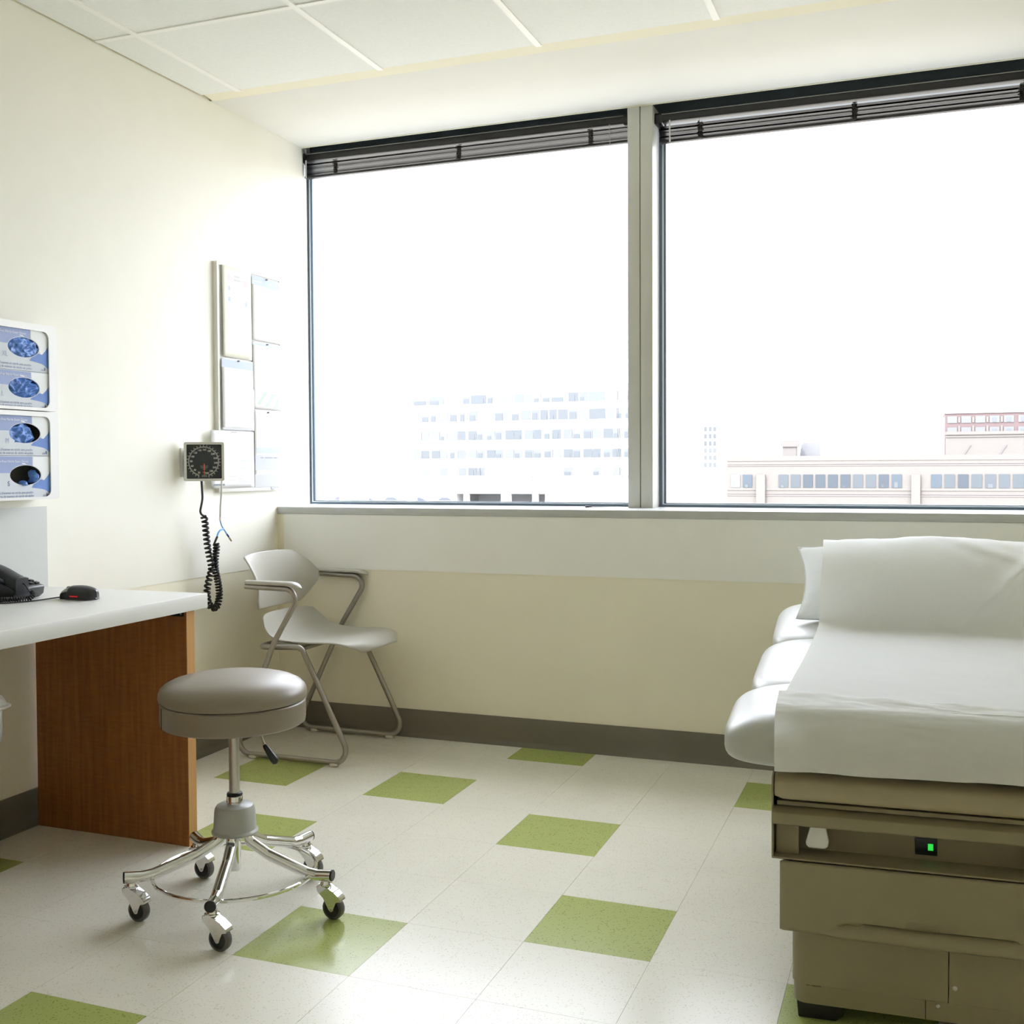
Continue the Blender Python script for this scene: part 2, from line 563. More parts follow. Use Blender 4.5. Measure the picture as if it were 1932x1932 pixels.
def text_mesh(body, size, o, xdir, ydir, m, name, parent, align='LEFT', shear=0.0, width=1.0):
    cu = bpy.data.curves.new('lettering', 'FONT')
    cu.body = body
    cu.size = size
    cu.align_x = align
    cu.shear = shear
    cu.resolution_u = 2
    cu.fill_mode = 'FRONT'
    to = bpy.data.objects.new('lettering', cu)
    col.objects.link(to)
    bpy.context.view_layer.update()
    me = bpy.data.meshes.new_from_object(to.evaluated_get(bpy.context.evaluated_depsgraph_get()))
    bpy.data.objects.remove(to)
    b = MB()
    o, xdir, ydir = Vector(o), Vector(xdir).normalized(), Vector(ydir).normalized()
    b.add([o + xdir * v.co.x * width + ydir * v.co.y for v in me.vertices], [tuple(p.vertices) for p in me.polygons])
    bpy.data.meshes.remove(me)
    return b.obj(name, m, parent)


def rrect(x0, x1, y0, y1, r, n=6):
    out = []
    for cx, cy, a0 in ((x1 - r, y1 - r, 0), (x0 + r, y1 - r, 90), (x0 + r, y0 + r, 180), (x1 - r, y0 + r, 270)):
        for k in range(n + 1):
            a = radians(a0 + 90 * k / n)
            out.append((cx + r * cos(a), cy + r * sin(a)))
    return out


# ------------------------------------------------------------------ the room
LW, KW, WY = -1.44, 1.11, 1.34          # left wall face, knee wall face, window reveal face
RW, BW, CZ = 2.62, -3.95, 2.573         # right wall, back wall, ceiling height
SILL = 0.957
S = 0.3048

floor = struct(MB().box((LW - 0.2, BW - 0.2, -0.12), (RW + 0.2, 1.5, -0.004)).obj('floor', M['grout']))
greens = {(-1, -3), (1, -2), (0, 0), (-2, 1), (-1, 3), (2, 2), (-2, -5), (-4, 1), (-3, -1), (-5, -3), (3, -3), (4, 0), (5, -5),
          (1, -6), (-4, -7), (3, -8), (0, -10), (6, 2), (5, 1), (-1, -8)}
g_ = 0.00035
for i in range(-5, 9):
    for j in range(-13, 4):
        x0, x1 = max(i * S + g_, LW), min((i + 1) * S - g_, RW)
        y0, y1 = max(j * S + g_, BW), min((j + 1) * S - g_, KW)
        if x1 - x0 < 0.01 or y1 - y0 < 0.01:
            continue
        MB().box((x0, y0, -0.004), (x1, y1, 0.0)).obj('tile', M['green'] if (i, j) in greens else M['floor'], floor)

wall_left = struct(MB().box((LW - 0.16, BW - 0.2, -0.12), (LW, WY, 2.85)).obj('wall_left', M['wall']))
wall_right = struct(MB().box((RW, BW - 0.2, -0.12), (RW + 0.16, 1.6, 2.85)).obj('wall_right', M['wall']))
wall_back = struct(MB().box((LW, BW - 0.16, -0.12), (RW, BW, 2.85)).obj('wall_back', M['far_wall']))
wall_window = struct(MB().box((LW, KW, -0.12), (RW, 1.56, 0.925)).obj('wall_window', M['wall']))
pier = struct(MB().box((1.75, WY, 0.925), (RW, 1.6, 2.85)).obj('wall_pier', M['wall']))

# thin white sheets on the walls
struct(MB().box((-1.408, KW - 0.003, 0.695), (RW, KW, 0.926)).obj('trim_1', M['white_panel']))
struct(MB().box((LW, BW, 0.702), (LW + 0.002, 1.083, SILL)).box((LW, BW, SILL), (LW + 0.002, WY, CZ)).obj('trim_2', M['left_sheet']))


def baseboard(name, o, along, out, length):
    prof = [(0, 0), (0.016, 0), (0.014, 0.006), (0.0085, 0.014), (0.006, 0.024), (0.006, 0.112), (0.004, 0.116), (0, 0.116)]
    return struct(MB().prism(prof, o, out, (0, 0, 1), Vector(along) * length).obj(name, M['base'], smooth=True, ang=40))


baseboard('baseboard_left', (LW, BW, 0), (0, 1, 0), (1, 0, 0), KW - BW)
baseboard('baseboard_window', (LW, KW, 0), (1, 0, 0), (0, -1, 0), RW - LW)
baseboard('baseboard_right', (RW, BW, 0), (0, 1, 0), (-1, 0, 0), KW - BW)
baseboard('baseboard_back', (LW, BW, 0), (1, 0, 0), (0, 1, 0), RW - LW)

# sill
struct(MB().box((LW, KW - 0.006, 0.9265), (RW, 1.50, SILL)).obj('trim_3', M['sill'], bevel=0.0025))

# ceiling: slab, lay-in tiles and bars, flat plaster border at the window side
ceiling = struct(MB().box((LW - 0.16, BW - 0.2, 2.66), (RW + 0.16, 1.75, 2.85)).obj('ceiling', M['soffit']))
xs = [-1.871 + 0.6066 * k for k in range(9)]
ys = [-0.007 - 0.6096 * k for k in range(7)]
xb = [x for x in xs if LW < x < RW]
edges_x = [LW] + xb + [RW]
edges_y = [0.588] + [y for y in ys if y > BW + 0.05] + [BW]
for a, b in zip(edges_x[:-1], edges_x[1:]):
    for c, d in zip(edges_y[1:], edges_y[:-1]):
        MB().box((a + (0.009 if a == LW else 0.004), c + 0.004, CZ + 0.002), (b - 0.004, d - 0.004, CZ + 0.016)).obj('ceiling_tile', M['ceil'], ceiling)
for x in xb:
    MB().box((x - 0.011, BW, CZ - 0.003), (x + 0.011, 0.588, CZ + 0.03)).obj('grid_bar', M['gridbar'], ceiling)
for y in edges_y[1:-1]:
    for a, b in zip(edges_x[:-1], edges_x[1:]):
        MB().box((a + 0.011, y - 0.010, CZ - 0.002), (b - 0.011, y + 0.010, CZ + 0.03)).obj('grid_bar', M['gridbar'], ceiling)
MB().prism([(0.588, CZ + 0.006), (0.594, CZ + 0.005), (0.650, CZ - 0.001), (0.650, CZ + 0.05), (0.588, CZ + 0.05)], (LW + 0.014, 0, 0),
           (0, 1, 0), (0, 0, 1), (RW - LW - 0.014, 0, 0)).obj('edge_trim', M['wall'], ceiling)
MB().box((LW, 0.650, CZ), (RW, WY, 2.67)).obj('border_panel', M['soffit'], ceiling)

# window head, jamb, mullion
wall_head = struct(MB().box((LW - 0.16, 1.485, 2.545), (1.76, 1.62, 2.85)).box((LW - 0.16, WY + 0.001, 2.625), (1.76, 1.5, 2.70))
                   .obj('wall_head', M['slate']))
struct(MB().box((LW, WY - 0.004, CZ - 0.0035), (1.75, WY + 0.001, CZ + 0.004)).obj('trim_4', M['wall']))
struct(MB().prism([(LW, WY), (-1.4795, 1.452), (-1.4795, 1.60), (-1.66, 1.60), (-1.66, WY)], (0, 0, SILL - 0.03), (1, 0, 0), (0, 1, 0),
                  (0, 0, 1.9)).obj('trim_5', M['white_panel']))


def mullion(name, x0, x1):
    h = 0.003
    xm = (x0 + x1) / 2
    o = struct(MB().box((xm - h, WY + 0.006, SILL), (xm + h, 1.50, CZ)).obj(name, M['joint']))
    MB().box((x0, WY, SILL), (xm - h / 2, 1.502, CZ)).obj('mullion_half', M['mullion'], o, bevel=0.0015)
    MB().box((xm + h / 2, WY, SILL), (x1, 1.502, CZ)).obj('mullion_half', M['mullion'], o, bevel=0.0015)
    return o


mullion('trim_6', 0.070, 0.172)
mullion('trim_7', 1.682, 1.752)


def window(name, x0, x1):
    z0, z1, y0, y1 = SILL, 2.55, 1.455, 1.49
    w = 0.0125
    o = struct(MB().box((x0, y0, z0), (x0 + w, y1, z1)).box((x1 - w, y0, z0), (x1, y1, z1)).box((x0 + w, y0, z0), (x1 - w, y1, z0 + 0.010))
               .box((x0 + w, y0, z1 - 0.03), (x1 - w, y1, z1)).obj(name, M['frame']))
    b = 0.006
    i0, i1, j0, j1 = x0 + w, x1 - w, z0 + 0.010, z1 - 0.03
    MB().box((i0, y0 - 0.0015, j0), (i0 + b, y0 + 0.012, j1)).box((i1 - b, y0 - 0.0015, j0), (i1, y0 + 0.012, j1)) \
        .box((i0 + b, y0 - 0.0015, j0), (i1 - b, y0 + 0.012, j0 + 0.004)).obj('glazing_bead', M['gasket'], o)
    MB().box((i0 + b, y0 + 0.002, j0 + 0.004), (i0 + b + 0.009, y0 + 0.014, j1)).box((i0 + b, y0 + 0.002, j0 + 0.004), (i1 - b, y0 + 0.014, j0 + 0.007)) \
        .obj('gasket', M['frame'], o)
    MB().box((x0 + 0.004, 1.472, z0 + 0.004), (x1 - 0.004, 1.478, z1 - 0.004)).obj('pane', M['pane'], o)
    return o


window('window_1', -1.4815, 0.070)
window('window_2', 0.174, 1.682)


# ------------------------------------------------------------------ blinds
def blind(x0, x1, ladders, wand_x, cords, ztop, label, zgap):
    t = Thing('venetian_blind', label, 'blind', ((x0 + x1) / 2, 1.40, 2.40), group='raised dark venetian blinds in the windows')
    ya, yb = 1.378, 1.424
    b = MB().box((x0, ya, ztop - 0.030), (x1, yb, ztop))
    hr = b.obj('headrail', M['headrail'], t, bevel=0.0015)
    MB().box((x0 + 0.018, ya - 0.0012, ztop - 0.0022), (x1 - 0.018, ya, ztop + 0.0006)).obj('headrail_edge', M['cord'], hr)
    for e in (x0 - 0.006, x1 - 0.022):
        MB().box((e, ya - 0.004, ztop - 0.037), (e + 0.028, yb + 0.004, ztop + 0.004)).obj('end_bracket', M['headrail'], t, bevel=0.002)
    z = ztop - 0.030 - zgap
    n = 17
    dz = 0.0031
    base = None
    xa, xb_ = x0 + 0.010, x1 - 0.004
    for k in range(n):
        mb = MB()

        def fn(u, v):
            q = (v - 0.5) * 2
            return (xa + (xb_ - xa) * u, 1.401 + 0.0125 * q, 2.40 + 0.0022 * (1 - q * q))
        if base is None:
            mb.grid(fn, 2, 5)
            base = mb.obj('slat', M['slat'], t, smooth=True)
            o = base
        else:
            o = copy_part(base, t.o)
        o.location = (random.uniform(-0.003, 0.003), random.uniform(-0.003, 0.003), z - dz * k + random.uniform(-0.0006, 0.0006) - 2.4)
        o.rotation_euler = (radians(random.uniform(-7, 9)), 0, radians(random.uniform(-0.08, 0.08)))
    zb = z - dz * n
    MB().box((xa, 1.387, zb - 0.011), (xb_, 1.415, zb - 0.001)).obj('bottom_rail', M['slat'], t, bevel=0.002)
    for lx in ladders:
        mb = MB()
        for k in range(16):
            zz = z + 0.002 - (z - zb + 0.012) * k / 15
            loop = [(lx + random.uniform(-0.014, 0.014), 1.381 + random.uniform(-0.006, 0.002), zz + random.uniform(-0.004, 0.004)) for _ in range(4)]
            mb.tube(spline(loop, 3), 0.0013, 5)
        mb.box((lx - 0.009, 1.3805, zb - 0.004), (lx + 0.009, 1.384, z))
        mb.obj('ladder_cord', M['headrail'], t)
        MB().tube([(lx - 0.004, 1.384, z - 0.004), (lx - 0.005, 1.384, ztop - 0.03)], 0.0007, 5) \
            .tube([(lx + 0.005, 1.384, z - 0.004), (lx + 0.004, 1.384, ztop - 0.03)], 0.0007, 5).obj('lift_cord', M['cord'], t)
    if wand_x is not None:
        MB().tube([(wand_x, 1.372, ztop - 0.03), (wand_x + 0.001, 1.370, zb - 0.014)], 0.0034, 8).obj('tilt_wand', M['clear_wand'], t)
    if cords:
        for d in (0, 0.006):
            pts = [(cords + d * 0.3, 1.372, ztop - 0.03), (cords + 0.004 + d, 1.372, 2.2), (cords + 0.016 + d, 1.372, 1.7),
                   (cords + 0.030 + d, 1.372, 1.35), (cords + 0.045 + d * 1.3, 1.37, 1.05), (cords + 0.054 + d, 1.37, 0.965)]
            MB().tube(spline(pts, 8), 0.0007, 5).obj('pull_cord', M['cord'], t)
        MB().tube(spline([(cords + 0.05, 1.37, 0.9605), (cords, 1.35, 0.9605), (cords + 0.035, 1.36, 0.961), (cords - 0.03, 1.335, 0.9605),
                          (cords + 0.02, 1.34, 0.961), (cords - 0.06, 1.30, 0.9605)], 8), 0.0014, 6).obj('cord_slack', M['cord'], t)
        MB().tube([(cords - 0.058, 1.301, 0.9615), (cords - 0.072, 1.293, 0.962), (cords - 0.082, 1.287, 0.962)], [0.002, 0.0042, 0.0045], 10) \
            .obj('cord_tassel', M['slat'], t, smooth=True)
    return t


blind(-1.462, 0.066, (-1.288, -0.684, -0.095), -1.435, -0.014, 2.553, 'raised dark blind in the window beside the left wall', 0.012)
blind(0.180, 1.678, (0.356, 0.939, 1.513), 0.235, None, 2.540, 'raised dark blind in the window above the exam table', 0.018)

# ------------------------------------------------------------------ desk
desk = Thing('desk', 'white laminate desk with cherry wood side panel along the left wall', 'desk', (-1.13, -1.2, 0))
DZ = 0.751
MB().box((LW + 0.003, -2.45, DZ - 0.044), (-0.830, -0.258, DZ)).obj('worktop', M['desk'], desk, bevel=0.002)
pnl = MB().box((LW + 0.017, -0.338, 0), (-0.8505, -0.300, DZ - 0.044)).obj('side_panel', M['wood'], desk)
MB().box((-0.8505, -0.338, 0), (-0.8490, -0.300, DZ - 0.0445)).obj('edge_band', M['wood_edge'], pnl)
pnl2 = MB().box((LW + 0.017, -2.42, 0), (-0.8505, -2.382, DZ - 0.044)).obj('side_panel', M['wood'], desk)
MB().box((-0.8505, -2.42, 0), (-0.8490, -2.382, DZ - 0.0445)).obj('edge_band', M['wood_edge'], pnl2)
ped = MB().box((LW + 0.02, -2.38, 0.06), (-0.87, -1.30, DZ - 0.046)).obj('added_shade_pedestal', M['wood'], desk)  # unseen pedestal, added to block light from the space under the desk
MB().box((LW + 0.02, -2.38, 0), (-0.92, -1.30, 0.06)).obj('added_plinth', M['base'], ped)
for k in range(3):  # drawer faces and handles of the added pedestal
    for y0_, y1_ in ((-2.375, -1.845), (-1.835, -1.305)):
        df = MB().box((-0.87, y0_, 0.07 + 0.21 * k), (-0.852, y1_, 0.27 + 0.21 * k)).obj('added_drawer_front', M['wood'], ped, bevel=0.001)
        MB().tube(fillet([(-0.852, (y0_ + y1_) / 2 - 0.05, 0.20 + 0.21 * k), (-0.83, (y0_ + y1_) / 2 - 0.05, 0.20 + 0.21 * k), (-0.83, (y0_ + y1_) / 2 + 0.05, 0.20 + 0.21 * k), (-0.852, (y0_ + y1_) / 2 + 0.05, 0.20 + 0.21 * k)], 0.008), 0.004, 8).obj('handle', M['steel'], df)
br = MB().box((-0.905, -0.3395, 0.689), (-0.858, -0.338, 0.7065)).box((-0.905, -0.372, 0.7045), (-0.858, -0.338, 0.7068)).obj('bracket', M['black_matte'], desk)
for bx in (-0.895, -0.868):
    MB().lathe([(0.003, 0), (0.003, 0.0015), (0.001, 0.002)], (bx, -0.3395, 0.697), (0, -1, 0), 10).obj('screw', M['steel'], br)
tag(MB().box((LW + 0.002, -2.45, DZ + 0.0005), (LW + 0.006, -0.268, 1.010)).obj('backsplash', M['splash'], None),
    'pale grey flat backsplash panel on the wall above the desk', 'panel')

# ------------------------------------------------------------------ telephone
ph = Thing('telephone', 'black corded desk telephone with keypad at the end of the desk', 'telephone', (-1.33, -0.60, DZ))
xe, xbk, ya, yb = -1.234, -1.418, -0.612, -0.494
prof = [(xe - 0.02, DZ + 0.001), (xe - 0.004, DZ + 0.012), (xe, DZ + 0.034), (xe - 0.004, DZ + 0.037), (xbk, DZ + 0.085), (xbk, DZ + 0.001)]
body = MB().prism(prof, (0, ya, 0), (1, 0, 0), (0, 0, 1), (0, yb - ya, 0)).obj('base', M['black'], ph, bevel=0.004)
sl = (Vector((xbk, 0, 0.085)) - Vector((xe - 0.004, 0, 0.037))).normalized()
nrm = Vector((sl.z, 0, -sl.x)) if sl.x < 0 else Vector((-sl.z, 0, sl.x))
key = None
for r_ in range(4):
    for c_ in range(3):
        p = Vector((xe - 0.004, 0, DZ + 0.037)) + sl * (0.018 + 0.021 * r_) + Vector((0, -0.508 - 0.0205 * c_, 0)) + nrm * 0.002
        MB().obox(p, sl * 0.0070, (0, 0.0075, 0), nrm * 0.003).obj('key', M['black'], body, bevel=0.0012)
# handset lies on the side of the phone away from the window
hs = []
for k in range(25):
    t = k / 24
    x = -1.228 - 0.190 * t
    arch = 0.020 * sin(pi * t)
    zc = DZ + 0.047 + 0.050 * t + arch * 0.8
    hh = 0.013 + 0.006 * (abs(2 * t - 1) ** 4)
    hs.append((x, zc, hh))


def hfn(u, v):
    a = 2 * pi * u
    i = min(24, max(0, round(v * 24)))
    x, zc, hh = hs[i]
    c, s_ = cos(a), sin(a)
    e = 0.45
    yy = -0.590 + 0.024 * math.copysign(abs(c) ** e, c)
    zz = zc - (0.010 if (v < 0.24 or v > 0.76) and s_ < 0 else 0) + hh * math.copysign(abs(s_) ** e, s_)
    return (x, yy, zz)


hb = MB().grid(hfn, 28, 25, cu=True)
hb.f.append(tuple(range(27, -1, -1)))
hb.f.append(tuple(24 * 28 + k for k in range(28)))
hand = hb.obj('handset', M['black'], ph, smooth=True, ang=50)
MB().tube(spline([(-1.228, -0.586, DZ + 0.050), (-1.220, -0.583, DZ + 0.042), (-1.214, -0.576, DZ + 0.026), (-1.206, -0.575, DZ + 0.022)], 8), 0.0018, 8) \
    .obj('handset_cord_lead', M['black_matte'], ph, smooth=True)
MB().tube(coil([(-1.206, -0.575, DZ + 0.024), (-1.196, -0.582, DZ + 0.018), (-1.193, -0.602, DZ + 0.0085), (-1.215, -0.628, DZ + 0.0085),
                (-1.26, -0.648, DZ + 0.0085), (-1.33, -0.70, DZ + 0.0085), (-1.37, -0.78, DZ + 0.0085)], 44, 0.0058, 10), 0.0019, 6).obj('handset_cord', M['black_matte'], ph, smooth=True)

# ------------------------------------------------------------------ mouse
ms = Thing('computer_mouse', 'black computer mouse with grey buttons and red glow on the desk', 'mouse', (-1.095, -0.515, DZ))
mx0, mx1, myc = -1.158, -1.037, -0.505


def mouse_pt(x, q):
    t = (x - mx0) / (mx1 - mx0)
    h = 0.039 * (1 - abs((t - 0.56) / 0.58) ** 2.4) ** 0.62 if abs((t - 0.56) / 0.58) < 1 else 0.0
    h = max(h, 0.004) if t > 0.985 else max(h, 0.013 * min(1, t / 0.02 + 0.4))
    w = 0.030 * (1 - abs(2 * t - 1) ** 5) ** 0.5 * (1 - 0.10 * sin(pi * t)) + 0.002
    a = pi * q
    return Vector((x, myc - w * cos(a), DZ + 0.002 + h * max(0, sin(a)) ** 0.55))


mbm = MB().grid(lambda u, v: mouse_pt(mx0 + (mx1 - mx0) * v, u), 25, 33)
mbody = mbm.obj('body', M['black'], ms, smooth=True, ang=60)
MB().grid(lambda u, v: mouse_pt(mx0 + (mx1 - mx0) * (0.0 + 0.33 * v), 0.12 + 0.76 * u) + Vector((0, 0, 0.0012)), 17, 12).obj('buttons', M['grey_button'], ms, smooth=True)
MB().lathe([(0.006, -0.003), (0.0065, 0), (0.006, 0.003)], (mx0 + 0.022, myc, DZ + 0.030), (0, 1, 0), 16).obj('scroll_wheel', M['black_matte'], ms, smooth=True)
MB().grid(lambda u, v: mouse_pt(mx0 + (mx1 - mx0) * (0.42 + 0.24 * v), 0.016 + 0.016 * u) + Vector((0, -0.0008, 0)), 6, 10).obj('sensor_window', M['red_led'], ms, smooth=True)
MB().tube(spline([(mx0 + 0.002, myc - 0.004, DZ + 0.005), (-1.172, -0.535, DZ + 0.003), (-1.178, -0.60, DZ + 0.003), (-1.205, -0.66, DZ + 0.003), (-1.24, -0.72, DZ + 0.003), (-1.25, -0.95, DZ + 0.003)], 10),
          0.0020, 8).obj('mouse_cord', M['black_matte'], ms, smooth=True)
# ------------------------------------------------------------------ waste bin under the desk
bn = Thing('waste_bin', 'white lidded waste bin with liner under the desk', 'bin', (-1.19, -0.86, 0))
bx0, bx1, by0, by1 = -1.395, -1.20, -1.05, -0.70


def bin_ring(z, grow):
    return [(x, y, z) for x, y in rrect(bx0 - grow, bx1 + grow, by0 - grow, by1 + grow, 0.04)]


def loft(levels):
    b = MB()
    n = len(levels[0])
    for L_ in levels:
        b.v += [tuple(p) for p in L_]
    for i in range(len(levels) - 1):
        for k in range(n):
            b.f.append((i * n + k, i * n + (k + 1) % n, (i + 1) * n + (k + 1) % n, (i + 1) * n + k))
    b.f.append(tuple(range(n - 1, -1, -1)))
    b.f.append(tuple((len(levels) - 1) * n + k for k in range(n)))
    return b


loft([bin_ring(0, -0.03), bin_ring(0.38, -0.004), bin_ring(0.435, 0.0)]).obj('bucket', M['white_plastic'], bn, smooth=True)
loft([bin_ring(0.4655, 0.020), bin_ring(0.470, 0.028), bin_ring(0.4745, 0.028), bin_ring(0.478, 0.022), bin_ring(0.500, 0.012), bin_ring(0.508, 0.0)]).obj('lid', M['white_plastic'], bn, smooth=True)
lv = []
for k, z in enumerate((0.468, 0.455, 0.43, 0.40, 0.37)):
    rg = bin_ring(z, 0.016 - 0.002 * k)
    lv.append([(p[0] + 0.006 * noise.noise(Vector(p) * 30), p[1] + 0.008 * noise.noise(Vector(p) * 25 + Vector((5, 0, 0))), p[2] + 0.012 * k * 0.3 * noise.noise(Vector(p) * 18)) for p in rg])
loft(lv).obj('liner', M['bag'], bn, smooth=True)

# ------------------------------------------------------------------ stool
SX, SY = -0.462, -0.668
st = Thing('stool', 'round taupe vinyl stool on five chrome casters in front of the desk', 'stool', (SX, SY, 0))
MB().lathe([(0.10, 0.478), (0.178, 0.478), (0.182, 0.481), (0.1835, 0.49), (0.1835, 0.533), (0.181, 0.5365), (0.05, 0.537)], (SX, SY, 0), seg=72).obj('seat_band', M['vinyl'], st, smooth=True)
cush = [(0.10, 0.5375), (0.1805, 0.5378), (0.1855, 0.541), (0.1875, 0.549), (0.1865, 0.560), (0.182, 0.570), (0.172, 0.5795), (0.155, 0.588), (0.13, 0.595), (0.10, 0.600), (0.06, 0.6035), (0.02, 0.605), (0.002, 0.6051)]
MB().lathe(cush, (SX, SY, 0), seg=72).obj('seat_cushion', M['vinyl'], st, smooth=True, ang=70)
a_ = radians(232)
MB().obox((SX + 0.1838 * cos(a_), SY + 0.1838 * sin(a_), 0.507), Vector((-sin(a_), cos(a_), 0)) * 0.0009, Vector((cos(a_), sin(a_), 0)) * 0.0006, (0, 0, 0.027)).obj('band_seam', M['black_matte'], st)
MB().lathe([(0.0135, 0.285), (0.0135, 0.48)], (SX, SY, 0), seg=28).obj('post', M['steel'], st, smooth=True)
MB().lathe([(0.05, 0.4755), (0.05, 0.478)], (SX, SY, 0), seg=28).obj('mounting_plate', M['black_matte'], st)
MB().lathe([(0.0205, 0.262), (0.0205, 0.286), (0.0195, 0.288)], (SX, SY, 0), seg=32).obj('collar', M['chrome'], st, smooth=True)
MB().lathe([(0.0195, 0.2885), (0.0205, 0.291), (0.019, 0.296), (0.0145, 0.297)], (SX, SY, 0), seg=32).obj('collar_seal', M['black_matte'], st, smooth=True)
MB().lathe([(0.050, 0.194), (0.0585, 0.194), (0.0595, 0.198), (0.0575, 0.201), (0.0545, 0.2035), (0.052, 0.245), (0.0505, 0.2555), (0.0465, 0.2635), (0.040, 0.267), (0.02, 0.2685)],
           (SX, SY, 0), seg=48).obj('hub_cover', M['cup'], st, smooth=True)
MB().lathe([(0.0135, 0.095), (0.0145, 0.097), (0.0145, 0.20)], (SX, SY, 0), seg=28).obj('lift_column', M['chrome'], st, smooth=True)
# lever
lv0 = Vector((SX + 0.02, SY + 0.01, 0.474))
cr = Vector((0.824, 0.566, 0))
to_cam = Vector((0.566, -0.824, 0))
lp = [lv0, lv0 + cr * 0.04 + to_cam * 0.02 + Vector((0, 0, -0.012)), lv0 + cr * 0.055 + to_cam * 0.03 + Vector((0, 0, -0.055))]
MB().tube(fillet(lp, 0.012), 0.0033, 10).obj('lever_rod', M['steel'], st, smooth=True)
d_ = (lp[2] - lp[1]).normalized()
e_ = (d_ + cr * 0.28).normalized()
MB().tube([lp[2] - e_ * 0.004, lp[2], lp[2] + e_ * 0.004, lp[2] + e_ * 0.02, lp[2] + e_ * 0.040, lp[2] + e_ * 0.050, lp[2] + e_ * 0.054],
          [0.004, 0.0058, 0.0068, 0.0085, 0.0105, 0.0092, 0.003], 16).obj('lever_grip', M['black'], st, smooth=True, ang=60)
ring = [(SX + 0.205 * cos(2 * pi * k / 72), SY + 0.205 * sin(2 * pi * k / 72), 0.093) for k in range(72)]
MB().tube(ring, 0.0052, 10, closed=True).obj('foot_ring', M['chrome'], st, smooth=True)
wheel_n = (-cr * 0.57 + to_cam * 0.82).normalized()           # the wheel face turns this way
trail = Vector((-wheel_n.y, wheel_n.x, 0))
if trail.dot(cr) < 0:
    trail = -trail
for k in range(5):
    a = radians(4 + 72 * k)
    dr = Vector((cos(a), sin(a), 0))
    C0 = Vector((SX, SY, 0))

    def P(r_, z):
        return C0 + dr * r_ + Vector((0, 0, z))
    arm = MB().tube(fillet([P(0.030, 0.215), P(0.040, 0.175), P(0.095, 0.145), P(0.205, 0.108), P(0.232, 0.105), P(0.272, 0.108)], [0.03, 0.05, 0.05, 0.04, 0.04], 8), 0.0142, 18) \
        .obj('leg', M['chrome'], st, smooth=True)
    MB().lathe([(0.0142, -0.001), (0.0144, 0.002), (0.0125, 0.0035)], P(0.272, 0.108), dr, 18).obj('end_cap', M['black'], arm, smooth=True)
    stem = P(0.255, 0)
    wc = stem + trail * 0.0222 + Vector((0, 0, 0.0283))
    cas = MB().lathe([(0.014, 0.082), (0.0175, 0.083), (0.018, 0.086), (0.014, 0.088), (0.012, 0.095)], stem, seg=24)
    # fork: two cheeks and a curved hood over the wheel
    hood = []
    for s_ in (-1, 1):
        pl = [(-0.018, 0.081), (-0.018, 0.069), (-0.001, 0.054), (0.0145, 0.027), (0.0180, 0.0225), (0.0222, 0.0215), (0.0270, 0.0245), (0.0290, 0.031), (0.036, 0.047), (0.0475, 0.0495), (0.0455, 0.058), (0.030, 0.0705), (0.012, 0.0795), (-0.005, 0.083)]
        cas.prism([(p - 0.0, q) for p, q in pl], stem + wheel_n * (0.0125 * s_ - 0.0008), trail, (0, 0, 1), wheel_n * 0.0016)
    top = [(-0.018, 0.069), (-0.019, 0.081), (-0.005, 0.0835), (0.012, 0.0800), (0.030, 0.0710), (0.0455, 0.0585), (0.0480, 0.0495)]
    for (p0, q0), (p1, q1) in zip(top[:-1], top[1:]):
        A_, B_ = stem + trail * p0 + Vector((0, 0, q0)), stem + trail * p1 + Vector((0, 0, q1))
        w_ = wheel_n * 0.0133
        cas.add([A_ - w_, A_ + w_, B_ + w_, B_ - w_], [(0, 1, 2, 3)])
    cas.obj('caster_fork', M['chrome'], arm, smooth=True, ang=40)
    wh = MB().lathe([(0.010, -0.0105), (0.0195, -0.0105), (0.026, -0.0095), (0.0283, -0.006), (0.0283, 0.006), (0.026, 0.0095), (0.0195, 0.0105), (0.010, 0.0105)], wc, wheel_n, 36) \
        .obj('wheel', M['tyre'], arm, smooth=True)
    MB().lathe([(0.0205, 0.0098), (0.0205, 0.0112), (0.008, 0.0118)], wc, wheel_n, 28).obj('wheel_hub', M['black_matte'], arm, smooth=True)
    MB().lathe([(0.0038, -0.0150), (0.0038, 0.0150), (0.002, 0.016)], wc, wheel_n, 12).obj('axle', M['steel'], arm, smooth=True)

